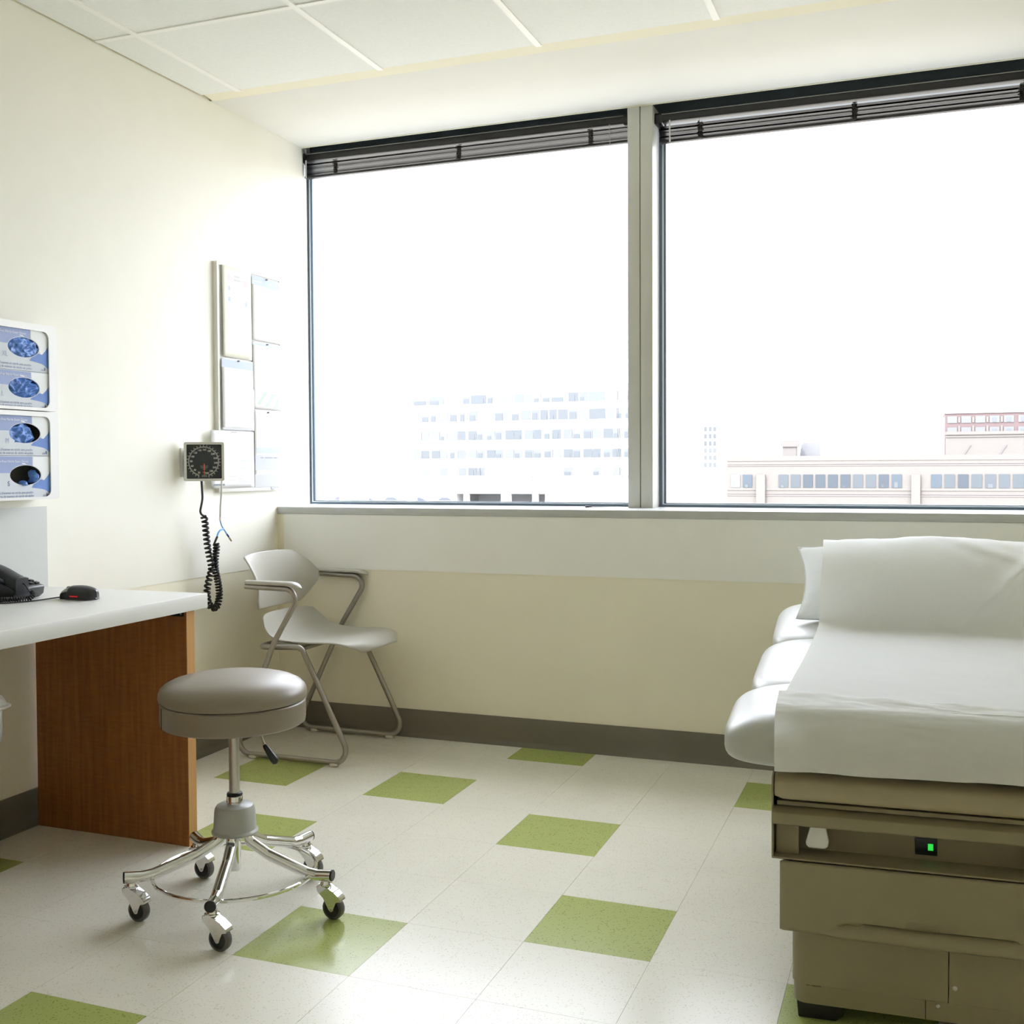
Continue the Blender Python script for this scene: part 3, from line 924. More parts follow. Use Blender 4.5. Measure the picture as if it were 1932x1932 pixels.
# ------------------------------------------------------------------ chair in the corner
ch = Thing('armchair', 'grey plastic armchair on a bent steel sled frame in the corner', 'chair', (-1.05, 0.8175, 0))
for y_r, y_a, sgn in ((0.585, 0.548, -1), (1.05, 1.087, 1)):
    pts = [(-1.235, y_a, 0.674), (-0.985, y_a, 0.668), (-1.115, y_a * 0.85 + y_r * 0.15, 0.46), (-1.318, y_r, 0.0160), (-0.795, y_r, 0.0160), (-1.012, y_r, 0.4445),
           (-1.19, y_r, 0.437), (-1.21, y_r - sgn * 0.06, 0.435), (-1.21, 0.8175, 0.435)]
    MB().tube(fillet(pts, [0.040, 0.4, 0.045, 0.05, 0.03, 0.03, 0.02], 9), 0.0105, 14).obj('side_frame', M['chairtube'], ch, smooth=True)

    def pad(u, v, y_a=y_a):
        a = 2 * pi * u
        t = v
        x = -1.238 + 0.252 * t
        zc = 0.690 - 0.012 * max(0, (t - 0.78) / 0.22) ** 2 * 1.3
        tap = max(0.02, (1 - max(0, (t - 0.88) / 0.12) ** 2.2) * (1 - max(0, (0.05 - t) / 0.05) ** 2) * 1.0)
        return (x, y_a + 0.022 * tap * math.copysign(abs(cos(a)) ** 0.7, cos(a)) * (0.62 + 0.38 * t), zc + 0.0085 * tap * math.copysign(abs(sin(a)) ** 0.7, sin(a)))
    MB().grid(pad, 20, 28, cu=True).obj('armrest_pad', M['shell'], ch, smooth=True, ang=60)
    for gx in (-1.232, -0.875):
        MB().superell((gx, y_r, 0.0085), (0.0190, 0.0118, 0.0085), 0.6, 0.6, 16, 8).obj('glide', M['clear'], ch, smooth=True)
MB().tube([(-1.02, 0.585, 0.437), (-1.02, 1.05, 0.437)], 0.009, 12).obj('cross_bar', M['chairtube'], ch, smooth=True)
MB().box((-1.17, 0.66, 0.428), (-1.03, 0.975, 0.446)).obj('seat_mount', M['shell'], ch, bevel=0.006)


def interp(tab, t):
    for (a, p), (b, q) in zip(tab[:-1], tab[1:]):
        if t <= b:
            k = (t - a) / (b - a)
            k = k * k * (3 - 2 * k)
            return p + (q - p) * k
    return tab[-1][1]


def lerp(tab, t):
    for (a, p), (b, q) in zip(tab[:-1], tab[1:]):
        if t <= b:
            return p + (q - p) * (t - a) / (b - a)
    return tab[-1][1]


def crv(tab, t):
    """catmull-rom over (t, value)"""
    n = len(tab)
    for i in range(n - 1):
        if t <= tab[i + 1][0] or i == n - 2:
            k = (t - tab[i][0]) / (tab[i + 1][0] - tab[i][0])
            p0, p1, p2, p3 = tab[max(i - 1, 0)][1], tab[i][1], tab[i + 1][1], tab[min(i + 2, n - 1)][1]
            return 0.5 * (2 * p1 + (p2 - p0) * k + (2 * p0 - 5 * p1 + 4 * p2 - p3) * k * k + (3 * p1 - p0 - 3 * p2 + p3) * k ** 3)


seat_x = [(0, -1.252), (0.12, -1.205), (0.25, -1.145), (0.5, -1.01), (0.75, -0.875), (0.9, -0.795), (1, -0.755)]
seat_z = [(0, 0.545), (0.12, 0.497), (0.25, 0.461), (0.5, 0.450), (0.75, 0.462), (0.9, 0.455), (1, 0.430)]
seat_w = [(0, 0.188), (0.12, 0.220), (0.25, 0.226), (0.5, 0.218), (0.75, 0.214), (0.9, 0.200), (1, 0.130)]


def shell_sheet(name, fn, nu, nv, th, parent, m):
    b = MB().grid(fn, nu, nv)
    o = b.obj(name, m, parent, smooth=True, ang=80)
    md = o.modifiers.new('solid', 'SOLIDIFY')
    md.thickness = th
    md.offset = 0
    sb = o.modifiers.new('sub', 'SUBSURF')
    sb.levels = sb.render_levels = 1
    return o


def seat_fn(u, v):
    q = 2 * u - 1
    w = crv(seat_w, v)
    x = crv(seat_x, v) - 0.030 * abs(q) ** 2.4 * (v ** 3) - 0.022 * abs(q) ** 6 * v ** 8 + 0.045 * (1 - v) ** 4 * abs(q) ** 3
    z = crv(seat_z, v) + 0.010 * abs(q) ** 2.5 * (1 - v) * 0.6 - 0.014 * abs(q) ** 4 * (1 - v) ** 6 - 0.012 * (1 - q * q) * sin(pi * min(1, v * 1.2)) * 0.7 - 0.018 * abs(q) ** 3 * max(0, v - 0.55) / 0.45
    return (x, 0.8175 + w * q, z + 0.006)


shell_sheet('seat', seat_fn, 29, 33, 0.008, ch, M['shell'])

back_z = [(0, 0.566), (0.25, 0.617), (0.5, 0.675), (0.75, 0.732), (1, 0.788)]
back_e = [(0, -1.252), (0.25, -1.222), (0.5, -1.200), (0.75, -1.236), (1, -1.300)]      # x of the side edges
back_c = [(0, -1.268), (0.25, -1.272), (0.5, -1.280), (0.75, -1.296), (1, -1.318)]      # x of the middle
back_w = [(0, 0.160), (0.25, 0.205), (0.5, 0.236), (0.75, 0.222), (1, 0.185)]


def back_fn(u, v):
    q = 2 * u - 1
    w = crv(back_w, v)
    k = abs(q) ** 2.2
    x = crv(back_c, v) * (1 - k) + crv(back_e, v) * k
    z = crv(back_z, v) - 0.012 * abs(q) ** 3 * (1 if v > 0.5 else -0.4) * (2 * abs(v - 0.5)) ** 2
    return (x, 0.8175 + w * q, z)


shell_sheet('backrest', back_fn, 29, 25, 0.009, ch, M['shell'])

# ------------------------------------------------------------------ examination table (own frame: x to the right, y to the window)
TO, TR = (0.9408, -0.7692, 0), radians(3.5)
et = Thing('exam_table', 'beige examination table with cream upholstery and drawer beside the window', 'exam table', TO, TR, local=True)
XC = 0.272                       # centre line
TX1 = 0.585                      # right side of the cabinet


def rounded_box(x0, x1, y0, y1, z0, z1, r, n=6):
    poly = rrect(x0, x1, y0, y1, r, n)
    return MB().prism(poly, (0, 0, z0), (1, 0, 0), (0, 1, 0), (0, 0, z1 - z0))


rounded_box(0.010, 0.535, 0.012, 1.20, 0.042, 0.335, 0.03).obj('base', M['tablebody'], et, smooth=True)


def front_piece(x0, x1, z0, z1, left_r, right_r, y0=0.0, th=0.010, depth=0.06, m='tablebody', name='front_panel', par=None):
    """a sheet across the front that turns round the corners of the base"""
    path = []
    if left_r:
        path.append((x0, depth + 0.6))
        path += [(x0 + left_r - left_r * cos(a), y0 + left_r - left_r * sin(a)) for a in [pi / 2 * k / 6 for k in range(7)]]
    else:
        path.append((x0, y0))
    if right_r:
        path += [(x1 - right_r + right_r * sin(a), y0 + right_r - right_r * cos(a)) for a in [pi / 2 * k / 6 for k in range(7)]]
        path.append((x1, depth + 0.6))
    else:
        path.append((x1, y0))
    b = MB()
    n = len(path)
    for z in (z0, z1):
        for i, p in enumerate(path):
            a, c = path[max(0, i - 1)], path[min(n - 1, i + 1)]
            tx, ty = c[0] - a[0], c[1] - a[1]
            L_ = sqrt(tx * tx + ty * ty)
            b.v.append((p[0], p[1], z))
            b.v.append((p[0] - ty / L_ * th, p[1] + tx / L_ * th, z))
    m2 = 2 * n
    for i in range(n - 1):
        o0, i0, o1, i1 = 2 * i, 2 * i + 1, 2 * i + 2, 2 * i + 3
        b.f += [(o0, o1, o1 + m2, o0 + m2), (i1, i0, i0 + m2, i1 + m2), (o0, i0, i1, o1), (o0 + m2, o1 + m2, i1 + m2, i0 + m2)]
    b.f += [(0, 1, 1 + m2, m2), (2 * n - 2, 2 * n - 1, 2 * n - 1 + m2, 2 * n - 2 + m2)]
    return b.obj(name, M[m], par or et, smooth=True, ang=40)


front_piece(0.0, 0.2945, 0.0775, 0.200, 0.028, 0, 0.0)
front_piece(0.2965, 0.545, 0.0775, 0.200, 0, 0.028, 0.0)
front_piece(0.003, 0.253, 0.038, 0.0760, 0.026, 0, 0.003, name='skirt_panel')
front_piece(0.255, 0.542, 0.038, 0.0760, 0, 0.026, 0.003, name='skirt_panel')
for sx, sz, yy in ((0.307, 0.108, 0.0), (0.277, 0.067, 0.003), (0.50, 0.108, 0.0)):
    MB().lathe([(0.0048, 0.0), (0.0048, 0.0008), (0.0035, 0.002), (0.001, 0.0026)], (sx, yy, sz), (0, -1, 0), 16).obj('screw', M['steel'], et, smooth=True)
for k in range(3):
    MB().box((0.028 + 0.011 * k, -0.0006, 0.0735), (0.035 + 0.011 * k, 0.004, 0.0765)).obj('vent_rib', M['tablebody'], et)
MB().prism([(0.012, 0), (0.085, 0), (0.10, 0.012), (0.105, 0.042), (0.008, 0.042)], (0, 0.018, 0), (1, 0, 0), (0, 0, 1), (0, 0.10, 0)).obj('foot', M['black_matte'], et, bevel=0.003)
MB().prism([(0.44, 0.042), (0.445, 0.012), (0.46, 0), (0.53, 0), (0.536, 0.042)], (0, 0.018, 0), (1, 0, 0), (0, 0, 1), (0, 0.10, 0)).obj('foot', M['black_matte'], et, bevel=0.003)
for xx in (0.012, 0.46):
    MB().box((xx, 1.08, 0), (xx + 0.07, 1.18, 0.042)).obj('foot', M['black_matte'], et, bevel=0.003)


# drawer front with a scooped grip along its lower edge
def drawer_fn(u, v):
    x = -0.0235 + (TX1 - 0.014 + 0.0235) * u
    z = 0.1895 + (0.3305 - 0.1895) * v
    xm, hw = 0.2735, 0.216
    q = min(1, abs(x - xm) / hw)
    top = 0.0295 * (1 - q ** 9)
    h = z - 0.1895
    y = -0.018
    if q < 1 and top > 0.001:
        if h < top:
            k = h / top
            y += -0.012 * (1 - q ** 6) * (1 - k ** 3) + 0.010 * (k ** 3) * (1 - q ** 8)
        else:
            k = min(1, (h - top) / 0.012)
            y += 0.010 * (1 - q ** 8) * (1 - k) ** 3 * 0.25
    y += 0.004 * max(0, 1 - h / 0.004) + 0.004 * max(0, 1 - (x + 0.0235) / 0.006) ** 2
    return (x, y, z)


db = MB().grid(drawer_fn, 90, 40)
drawer = db.obj('drawer', M['tablebody'], et, smooth=True, ang=50)
sd = drawer.modifiers.new('solid', 'SOLIDIFY')
sd.thickness = 0.018
sd.offset = -1
rounded_box(-0.012, TX1 - 0.03, 0.005, 0.50, 0.20, 0.326, 0.01).obj('drawer_box', M['tablebody'], et)
for k in range(4):
    MB().box((0.213 + 0.002 * k, -0.0192, 0.2215 + 0.0042 * k), (0.278, -0.0172, 0.2225 + 0.0042 * k)).obj('grip_rib', M['tablebody'], drawer)

# tray that carries the top: lower shelf, side plates, flange, recessed back with its fittings
MB().box((-0.040, -0.012, 0.3335), (TX1, 1.22, 0.3375)).obj('tray_shelf', M['tablebody'], et, bevel=0.001)
MB().box((-0.040, -0.012, 0.3375), (-0.0365, 1.22, 0.50)).obj('side_plate', M['tablebody'], et)
MB().box((TX1 - 0.0035, -0.012, 0.3375), (TX1, 1.22, 0.50)).obj('side_plate', M['tablebody'], et)
MB().prism([(-0.020, 0.4075), (-0.0185, 0.430), (-0.006, 0.4375), (0.05, 0.4385), (0.05, 0.4045), (-0.014, 0.4045)], (-0.040, 0, 0), (0, 1, 0), (0, 0, 1), (TX1 + 0.040, 0, 0)).obj('flange', M['tablebody'], et, bevel=0.0015)
MB().box((-0.0365, 0.056, 0.3375), (TX1 - 0.0035, 0.062, 0.405)).obj('tray_back', M['tablebody'], et)
rounded_box(0.10, 0.52, 0.040, 0.058, 0.3955, 0.405, 0.008).obj('tray_ledge', M['tablebody'], et, smooth=True)
MB().box((-0.0325, 0.012, 0.3385), (0.012, 0.058, 0.4035)).obj('hinge_box', M['tablebody'], et, bevel=0.001)
MB().prism([(0.036, 0.404), (0.064, 0.404), (0.071, 0.372), (0.069, 0.361), (0.062, 0.357), (0.033, 0.357), (0.027, 0.361), (0.026, 0.368)], (0, 0.002, 0), (1, 0, 0), (0, 0, 1), (0, 0.015, 0)).obj('latch', M['white_plastic'], et, bevel=0.003)
sw = MB().box((0.236, 0.0525, 0.3475), (0.278, 0.0562, 0.3815)).obj('power_switch', M['black'], et, bevel=0.001)
MB().box((0.2600, 0.0512, 0.3580), (0.2700, 0.0527, 0.3715)).obj('power_lamp', M['green_led'], sw, bevel=0.001)
MB().box((0.246, 0.0515, 0.3560), (0.2545, 0.0527, 0.3735)).obj('rocker', M['black'], sw, bevel=0.001)
MB().box((0.44, 0.005, 0.345), (0.468, 0.05, 0.402)).obj('latch', M['white_plastic'], et, bevel=0.004)


# stowed leg rest
def leg_fn(u, v):
    a = 2 * pi * u
    x = -0.0335 + (TX1 + 0.02) * v
    edge = min(1, max(0.0, v / 0.02, 0) ** 0.5 if v < 0.02 else 1)
    c, s_ = cos(a), sin(a)
    return (x, 0.10 + 0.128 * math.copysign(abs(c) ** 0.45, c), 0.480 + (0.029 * (0.75 + 0.25 * edge)) * math.copysign(abs(s_) ** 0.55, s_) + (0.004 if s_ > 0 else 0) * 1)


lb = MB().grid(leg_fn, 40, 40, cu=True)
lb.f.append(tuple(range(39, -1, -1)))
lb.f.append(tuple(39 * 40 + k for k in range(40)))
lb.obj('leg_rest', M['uphol_tan'], et, smooth=True, ang=60)
MB().box((-0.030, 0.0, 0.441), (TX1 - 0.004, 0.20, 0.449)).obj('leg_rest_board', M['tablebody'], et)
MB().box((0.02, 0.10, 0.50), (0.52, 1.25, 0.545)).obj('top_frame', M['black_matte'], et)

# upholstery in three puffed sections
UP_HW = 0.410


def cushion(name, y0, y1, zt0, zt1, th, hw, rim, drop=0.0):
    def pw(x, e):
        return math.copysign(abs(x) ** e, x)

    def fn(u, v):
        th_, phi = 2 * pi * u, pi * (v - 0.5)
        cx, cy, cz = pw(cos(phi), 0.55) * pw(cos(th_), 0.30), pw(cos(phi), 0.50) * pw(sin(th_), 0.36), pw(sin(phi), 0.72)
        t = (cy + 1) / 2
        zt = zt0 + (zt1 - zt0) * t
        z = zt - th / 2 + th / 2 * cz
        z -= drop * abs(cx) ** 6 * (0.6 if cz > 0 else 1.0) * (1 - t) ** 0.7
        return (XC + hw * cx, y0 + (y1 - y0) * t, z)
    b = MB().grid(fn, 96, 36, cu=True)
    return b.obj(name, M['uphol'], et, smooth=True, ang=80)


cushion('seat_cushion', -0.092, 0.325, 0.648, 0.650, 0.130, UP_HW, 0.05, 0.026)
cushion('middle_cushion', 0.285, 0.955, 0.646, 0.660, 0.115, UP_HW - 0.022, 0.05)
cushion('back_cushion', 0.905, 1.470, 0.658, 0.702, 0.115, UP_HW - 0.035, 0.05)
MB().tube([(-0.045, 0.33, 0.500), (-0.052, 0.36, 0.494), (-0.045, 0.40, 0.497)], 0.003, 8).obj('release_wire', M['steel'], et, smooth=True)

# ------------------------------------------------------------------ pillow on the table
pw_ = Thing('pillow', 'white pillow under the paper at the head of the exam table', 'pillow', TO, TR, local=True)
pc, pa, pb = Vector((0.305, 1.150, 0.775)), Vector((0.342, 0, 0)), Vector((0, 0.070, 0.100))
pn = pa.cross(pb).normalized()
if pn.y > 0:
    pn = -pn


def pil(u, v, s_):
    q, r_ = 2 * u - 1, 2 * v - 1
    # pinch the sides so that the four corners stick out
    qs = q * (1 - 0.075 * (1 - r_ * r_))
    rs = r_ * (1 - 0.06 * (1 - q * q) * 0)
    t = (max(0, 1 - abs(q) ** 2.6) ** 0.55) * (max(0, 1 - abs(r_) ** 2.6) ** 0.5)
    p = pc + pa * qs + pb * rs + pn * (s_ * 0.080 * t)
    w = 0.010 * max(0, abs(q) - 0.55) / 0.45 * t
    return p + pn * w * noise.noise(Vector((q * 6, r_ * 7, s_))) + Vector((0, 0, 0.006 * noise.noise(Vector((q * 3, 4, s_)))))


pm = MB().grid(lambda u, v: pil(u, v, 1), 49, 29)
pm.grid(lambda u, v: pil(u, v, -1), 49, 29)
pm.obj('pillow_body', M['pillow'], pw_, smooth=True, ang=70)
piping = [pil(k / 40, 0, 0) for k in range(40)] + [pil(1, k / 24, 0) for k in range(24)] + [pil(1 - k / 40, 1, 0) for k in range(40)] + [pil(0, 1 - k / 24, 0) for k in range(24)]
MB().tube(piping, 0.0022, 6, closed=True).obj('seam', M['pillow'], pw_, smooth=True)

# ------------------------------------------------------------------ paper
pp = Thing('exam_paper', 'white crinkled paper sheet drawn over the exam table and its pillow', 'paper', TO, TR, local=True)
path = [(-0.058, 0.644), (-0.03, 0.6515), (0.05, 0.6535), (0.2, 0.654), (0.35, 0.655), (0.5, 0.656), (0.7, 0.659), (0.88, 0.664), (0.945, 0.668), (0.982, 0.682),
        (0.998, 0.708), (1.008, 0.738), (1.024, 0.772), (1.048, 0.806), (1.082, 0.838), (1.125, 0.867), (1.172, 0.889), (1.22, 0.900), (1.262, 0.892)]
sp = spline([(0, y, z) for y, z in path], 6)
LP = [0]
for i in range(1, len(sp)):
    LP.append(LP[-1] + (sp[i] - sp[i - 1]).length)


def on_path(s_):
    s_ *= LP[-1]
    for i in range(len(sp) - 1):
        if s_ <= LP[i + 1]:
            return sp[i].lerp(sp[i + 1], (s_ - LP[i]) / (LP[i + 1] - LP[i]))
    return sp[-1]


PW = 0.600


def left_edge(y):
    return -0.026 + 0.058 * max(0, min(1.1, (y + 0.05) / 1.05))


def paper_fn(u, v):
    p = on_path(v)
    x = left_edge(p.y) + PW * u
    amp = 0.0028 if p.y < 0.9 else 0.008
    nz = noise.noise(Vector((x * 5, p.y * 6, 1.3))) * amp + noise.noise(Vector((x * 22, p.y * 16, 4.3))) * amp * 0.35
    y = p.y
    z = p.z + abs(nz)
    if p.y > 0.9:
        # soft hollows, and the slanting crease toward the window end
        wgt = min(1, (p.y - 0.9) / 0.12)
        k = (x - 0.05) / 0.6
        d = (z - 0.70) - (k - 0.62) * 0.55
        y -= 0.030 * wgt * math.exp(-(d / 0.020) ** 2) * max(0, min(1, (k - 0.45) * 4))
        d2 = (z - 0.905) + (k - 0.55) * 0.16
        y -= 0.016 * wgt * math.exp(-(d2 / 0.012) ** 2) * max(0, min(1, (k - 0.5) * 5))
        z += 0.010 * wgt * sin(pi * min(1, max(0, k))) * (1 if p.z > 0.80 else 0.2)
        z -= 0.004 * wgt * abs(k - 0.6) * (1 if p.z > 0.8 else 0)
        y += (0.010 * noise.noise(Vector((x * 4.0, z * 6, 9.1))) + 0.004 * (abs(noise.noise(Vector((x * 9 + z * 8, z * 17 - x * 5, 2.1)))) - 0.3)) * wgt
    return (x, y, z)


MB().grid(paper_fn, 70, 110).obj('sheet', M['paper'], pp, smooth=True, ang=80)
fl_path = spline([(0, 0.060, 0.6575), (0, -0.02, 0.6560), (0, -0.062, 0.650), (0, -0.090, 0.630), (0, -0.1010, 0.595), (0, -0.1000, 0.565), (0, -0.0960, 0.534)], 8)


def flap_fn(u, v):
    k = v * (len(fl_path) - 1)
    i = min(int(k), len(fl_path) - 2)
    p = fl_path[i].lerp(fl_path[i + 1], k - i)
    x = -0.030 + (PW + 0.006) * u
    y, z = p.y, p.z
    if i < 10:
        y0 = 0.062 - 0.085 * u + 0.008 * sin(u * 9)          # the torn end slants across the table
        t = min(1, v / 0.32)
        y = y0 * (1 - t) + (-0.062) * t if v < 0.32 else y
    rip = noise.noise(Vector((x * 9, v * 8, 2.2)))
    rip2 = noise.noise(Vector((x * 28, v * 16, 7.7)))
    top = max(0, 1 - v / 0.45)
    z += (0.0035 * abs(rip) + 0.002 * abs(rip2)) * (0.3 + top) + 0.006 * top * math.exp(-((v - 0.0) / 0.08) ** 2) * (0.4 + 0.6 * abs(sin(u * 14)))
    y -= (0.004 * rip + 0.0015 * rip2) * (1 - top)
    if v > 0.9:
        z += 0.004 * noise.noise(Vector((x * 10, 0, 3))) + 0.010 * (v - 0.9) / 0.1 * u
    return (x, y, z)


MB().grid(flap_fn, 80, 60).obj('front_flap', M['paper'], pp, smooth=True, ang=80)

# ------------------------------------------------------------------ blood pressure gauge on the wall
gc = Vector((-1.352, 0.458, 1.153))
gn = Vector((0.64, -0.77, 0.0)).normalized()
gr = Vector((-gn.y, gn.x, 0))                       # to the right as one reads the dial
gz = Vector((0, 0, 1))
ga = Thing('pressure_gauge', 'square wall-mounted blood pressure gauge with dark dial and coiled black tube', 'gauge', (LW, 0.47, 1.06))
MB().box((LW + 0.0022, 0.425, 1.095), (LW + 0.010, 0.530, 1.205)).obj('wall_plate', M['gauge_box'], ga, bevel=0.002)
MB().obox(Vector((-1.405, 0.478, 1.153)), gr * 0.040, gz * 0.050, gn * 0.018).obj('swivel_arm', M['gauge_box'], ga, bevel=0.004)
hw = 0.0735


def gp(a, b, c):
    return gc + gr * a + gz * b + gn * c


def frame_ring(outer, inner, c0, c1, name, m, par, bev=0.0):
    b = MB()
    n = len(outer)
    b.v += [tuple(gp(x, y, c0)) for x, y in outer] + [tuple(gp(x, y, c1)) for x, y in outer] + [tuple(gp(x, y, c1 - 0.0005)) for x, y in inner] + [tuple(gp(x, y, c0)) for x, y in inner]
    for k in range(n):
        j = (k + 1) % n
        for A in range(3):
            b.f.append((A * n + k, A * n + j, (A + 1) * n + j, (A + 1) * n + k))
        b.f.append((3 * n + k, 3 * n + j, j, k))
    return b.obj(name, m, par, smooth=True, ang=35)


MB().prism(rrect(-hw, hw, -hw, hw, 0.006), gp(0, 0, -0.022), gr, gz, gn * 0.030).obj('housing', M['gauge_box'], ga, smooth=True)
frame_ring(rrect(-hw, hw, -hw, hw, 0.006), rrect(-hw + 0.009, hw - 0.009, -hw + 0.009, hw - 0.009, 0.003), 0.008, 0.0125, 'bezel', M['gauge_box'], ga)
dial = MB().prism([(-0.0655, -0.0655), (0.0655, -0.0655), (0.0655, 0.0655), (-0.0655, 0.0655)], gp(0, 0, 0.008), gr, gz, gn * 0.0014).obj('dial', M['dial'], ga)
DC = (-0.002, 0.0)                                   # centre of the scale on the dial
b = MB()
for k in range(72):
    a0, a1 = radians(252 - 324 * k / 72), radians(252 - 324 * (k + 1) / 72)
    q = [(DC[0] + r_ * cos(a), DC[1] + r_ * sin(a)) for a in (a0, a1) for r_ in (0.0525, 0.0572)]
    b.add([gp(x, y, 0.0096) for x, y in q], [(0, 1, 3, 2)])
b.obj('scale_ring', M['dial_ring'], dial)
b = MB()
for k in range(29):
    a = radians(252 - 324 * k / 28)
    d = Vector((cos(a), sin(a)))
    t = Vector((-d.y, d.x)) * 0.0006
    p0, p1 = Vector(DC) + d * 0.0572, Vector(DC) + d * 0.0632
    b.add([gp(*(p0 - t), 0.0097), gp(*(p0 + t), 0.0097), gp(*(p1 + t), 0.0097), gp(*(p1 - t), 0.0097)], [(0, 1, 2, 3)])
b.obj('scale_ticks', M['dial_mark'], dial)
for k in range(15):
    v_ = 20 * (k + 1)
    a = radians(247 - 1.15 * (v_ - 20))
    x, y = DC[0] + 0.0450 * cos(a), DC[1] + 0.0450 * sin(a) - 0.0036
    text_mesh(str(v_), 0.0104, gp(x, y, 0.0097), gr, gz, M['dial_mark'], 'numeral', dial, 'CENTER', width=0.92)
for k, (wd, yy) in enumerate(((0.030, -0.018), (0.026, -0.0235), (0.013, -0.029), (0.012, -0.0415), (0.018, -0.053), (0.020, -0.057))):
    MB().add([gp(-wd / 2, yy, 0.0097), gp(wd / 2, yy, 0.0097), gp(wd / 2, yy + 0.0016, 0.0097), gp(-wd / 2, yy + 0.0016, 0.0097)], [(0, 1, 2, 3)]).obj('fine_print', M['dial_ring'], dial)
MB().prism([(-0.0009, -0.050), (0.0009, -0.050), (0.0014, -0.008), (-0.0014, -0.008)], gp(0, 0, 0.0100), gr, gz, gn * 0.0008).obj('needle', M['needle'], dial)
TXP = -1.370
t1 = [(TXP, y, z) for y, z in ((0.465, 1.085), (0.468, 1.05), (0.470, 1.014), (0.462, 0.985), (0.456, 0.966), (0.462, 0.953), (0.476, 0.947))]
MB().tube(spline(t1, 6), 0.0042, 10).obj('black_tube', M['black_matte'], ga, smooth=True)
c1 = [(TXP, y, z) for y, z in ((0.476, 0.947), (0.484, 0.925), (0.490, 0.88), (0.498, 0.83), (0.512, 0.78), (0.522, 0.74), (0.505, 0.70), (0.492, 0.66), (0.498, 0.615), (0.520, 0.588))]
MB().tube(coil(c1, 22, 0.0100, 14), 0.0045, 8).obj('coiled_tube', M['black_matte'], ga, smooth=True)
c2 = [(TXP + 0.006, y, z) for y, z in ((0.520, 0.588), (0.545, 0.592), (0.562, 0.63), (0.556, 0.68), (0.540, 0.73), (0.538, 0.77), (0.546, 0.81), (0.548, 0.835))]
MB().tube(coil(c2, 23, 0.0100, 14), 0.0045, 8).obj('coiled_tube', M['black_matte'], ga, smooth=True)
MB().tube(spline([(TXP, 0.540, 0.832), (TXP, 0.552, 0.848), (TXP, 0.562, 0.861)], 6), 0.0042, 10).obj('tube_end', M['black_matte'], ga, smooth=True)
MB().tube(spline([(TXP, 0.560, 0.859), (TXP, 0.567, 0.872), (TXP, 0.580, 0.884), (TXP, 0.598, 0.888), (TXP, 0.606, 0.888)], 6), [0.0034] * 24 + [0.0026], 10).obj('blue_branch', M['tube_blue'], ga, smooth=True)
MB().tube(spline([(TXP, 0.606, 0.888), (TXP, 0.592, 0.903), (TXP, 0.584, 0.920), (TXP, 0.583, 0.930)], 6), 0.0024, 10).obj('blue_branch', M['tube_blue'], ga, smooth=True)
MB().tube([(TXP, 0.606, 0.888), (TXP, 0.622, 0.872), (TXP, 0.632, 0.862)], [0.0024, 0.003, 0.003], 10).obj('blue_branch', M['tube_blue'], ga, smooth=True)
MB().tube([(TXP, 0.626, 0.868), (TXP, 0.638, 0.857)], 0.0036, 10).obj('navy_sleeve', M['tube_navy'], ga, smooth=True)
MB().tube([(TXP, 0.638, 0.857), (TXP, 0.642, 0.853), (TXP, 0.648, 0.847), (TXP, 0.656, 0.839)], [0.0032, 0.0042, 0.0042, 0.0036], 12).obj('metal_fitting', M['brass'], ga, smooth=True)
MB().tube(spline([(TXP, 0.596, 1.078), (TXP, 0.594, 1.04), (TXP, 0.586, 0.98), (TXP, 0.583, 0.935)], 8), 0.0034, 10).obj('pale_tube', M['tube_white'], ga, smooth=True)
MB().tube([(TXP, 0.583, 0.937), (TXP, 0.583, 0.922)], 0.0042, 10).obj('tube_sleeve', M['white_plastic'], ga, smooth=True)

# ------------------------------------------------------------------ notice board and its sheets
BX = -1.4180
nb = Thing('notice_board', 'tall white framed notice board on the wall next to the window', 'notice board', (LW, 0.89, 1.03))
by0_, by1_, bz0, bz1 = 0.650, 1.118, 1.031, 1.948
MB().box((LW + 0.001, by0_ + 0.008, bz0 + 0.008), (BX - 0.004, by1_ - 0.008, bz1 - 0.008)).obj('board_face', M['board'], nb)
for lo, hi in (((LW + 0.001, by0_, bz0), (BX, by0_ + 0.012, bz1)), ((LW + 0.001, by1_ - 0.012, bz0), (BX, by1_, bz1)),
               ((LW + 0.001, by0_ + 0.012, bz1 - 0.014), (BX, by1_ - 0.012, bz1)), ((LW + 0.001, by0_ + 0.012, bz0), (BX, by1_ - 0.012, bz0 + 0.018))):
    MB().box(lo, hi).obj('frame_bar', M['board_edge'], nb, bevel=0.0015)
lbx = MB().box((BX, 1.02, bz0 + 0.001), (BX + 0.0004, 1.082, bz0 + 0.0165)).obj('maker_plate', M['sheet_white'], nb)
MB().add([(BX + 0.0006, 1.022 + 0.058 * a, bz0 + 0.003 + 0.011 * b_) for a, b_ in ((0, 0), (0.35, 0), (0.35, 0.25), (0.1, 0.25), (0.1, 1), (0, 1))], [(0, 1, 2, 3, 4, 5)]).obj('plate_print', M['print_dark'], lbx)
for k in range(6):
    MB().add([(BX + 0.0006, 1.042 + 0.006 * k + dy, bz0 + 0.006 + (k % 3) * 0.002 + dz_) for dy, dz_ in ((0, 0), (0.004, 0), (0.004, 0.0018), (0, 0.0018))], [(0, 1, 2, 3)]).obj('plate_print', M['print_dark'], lbx)
SHX = BX + 0.0006
n_sheet = [0]


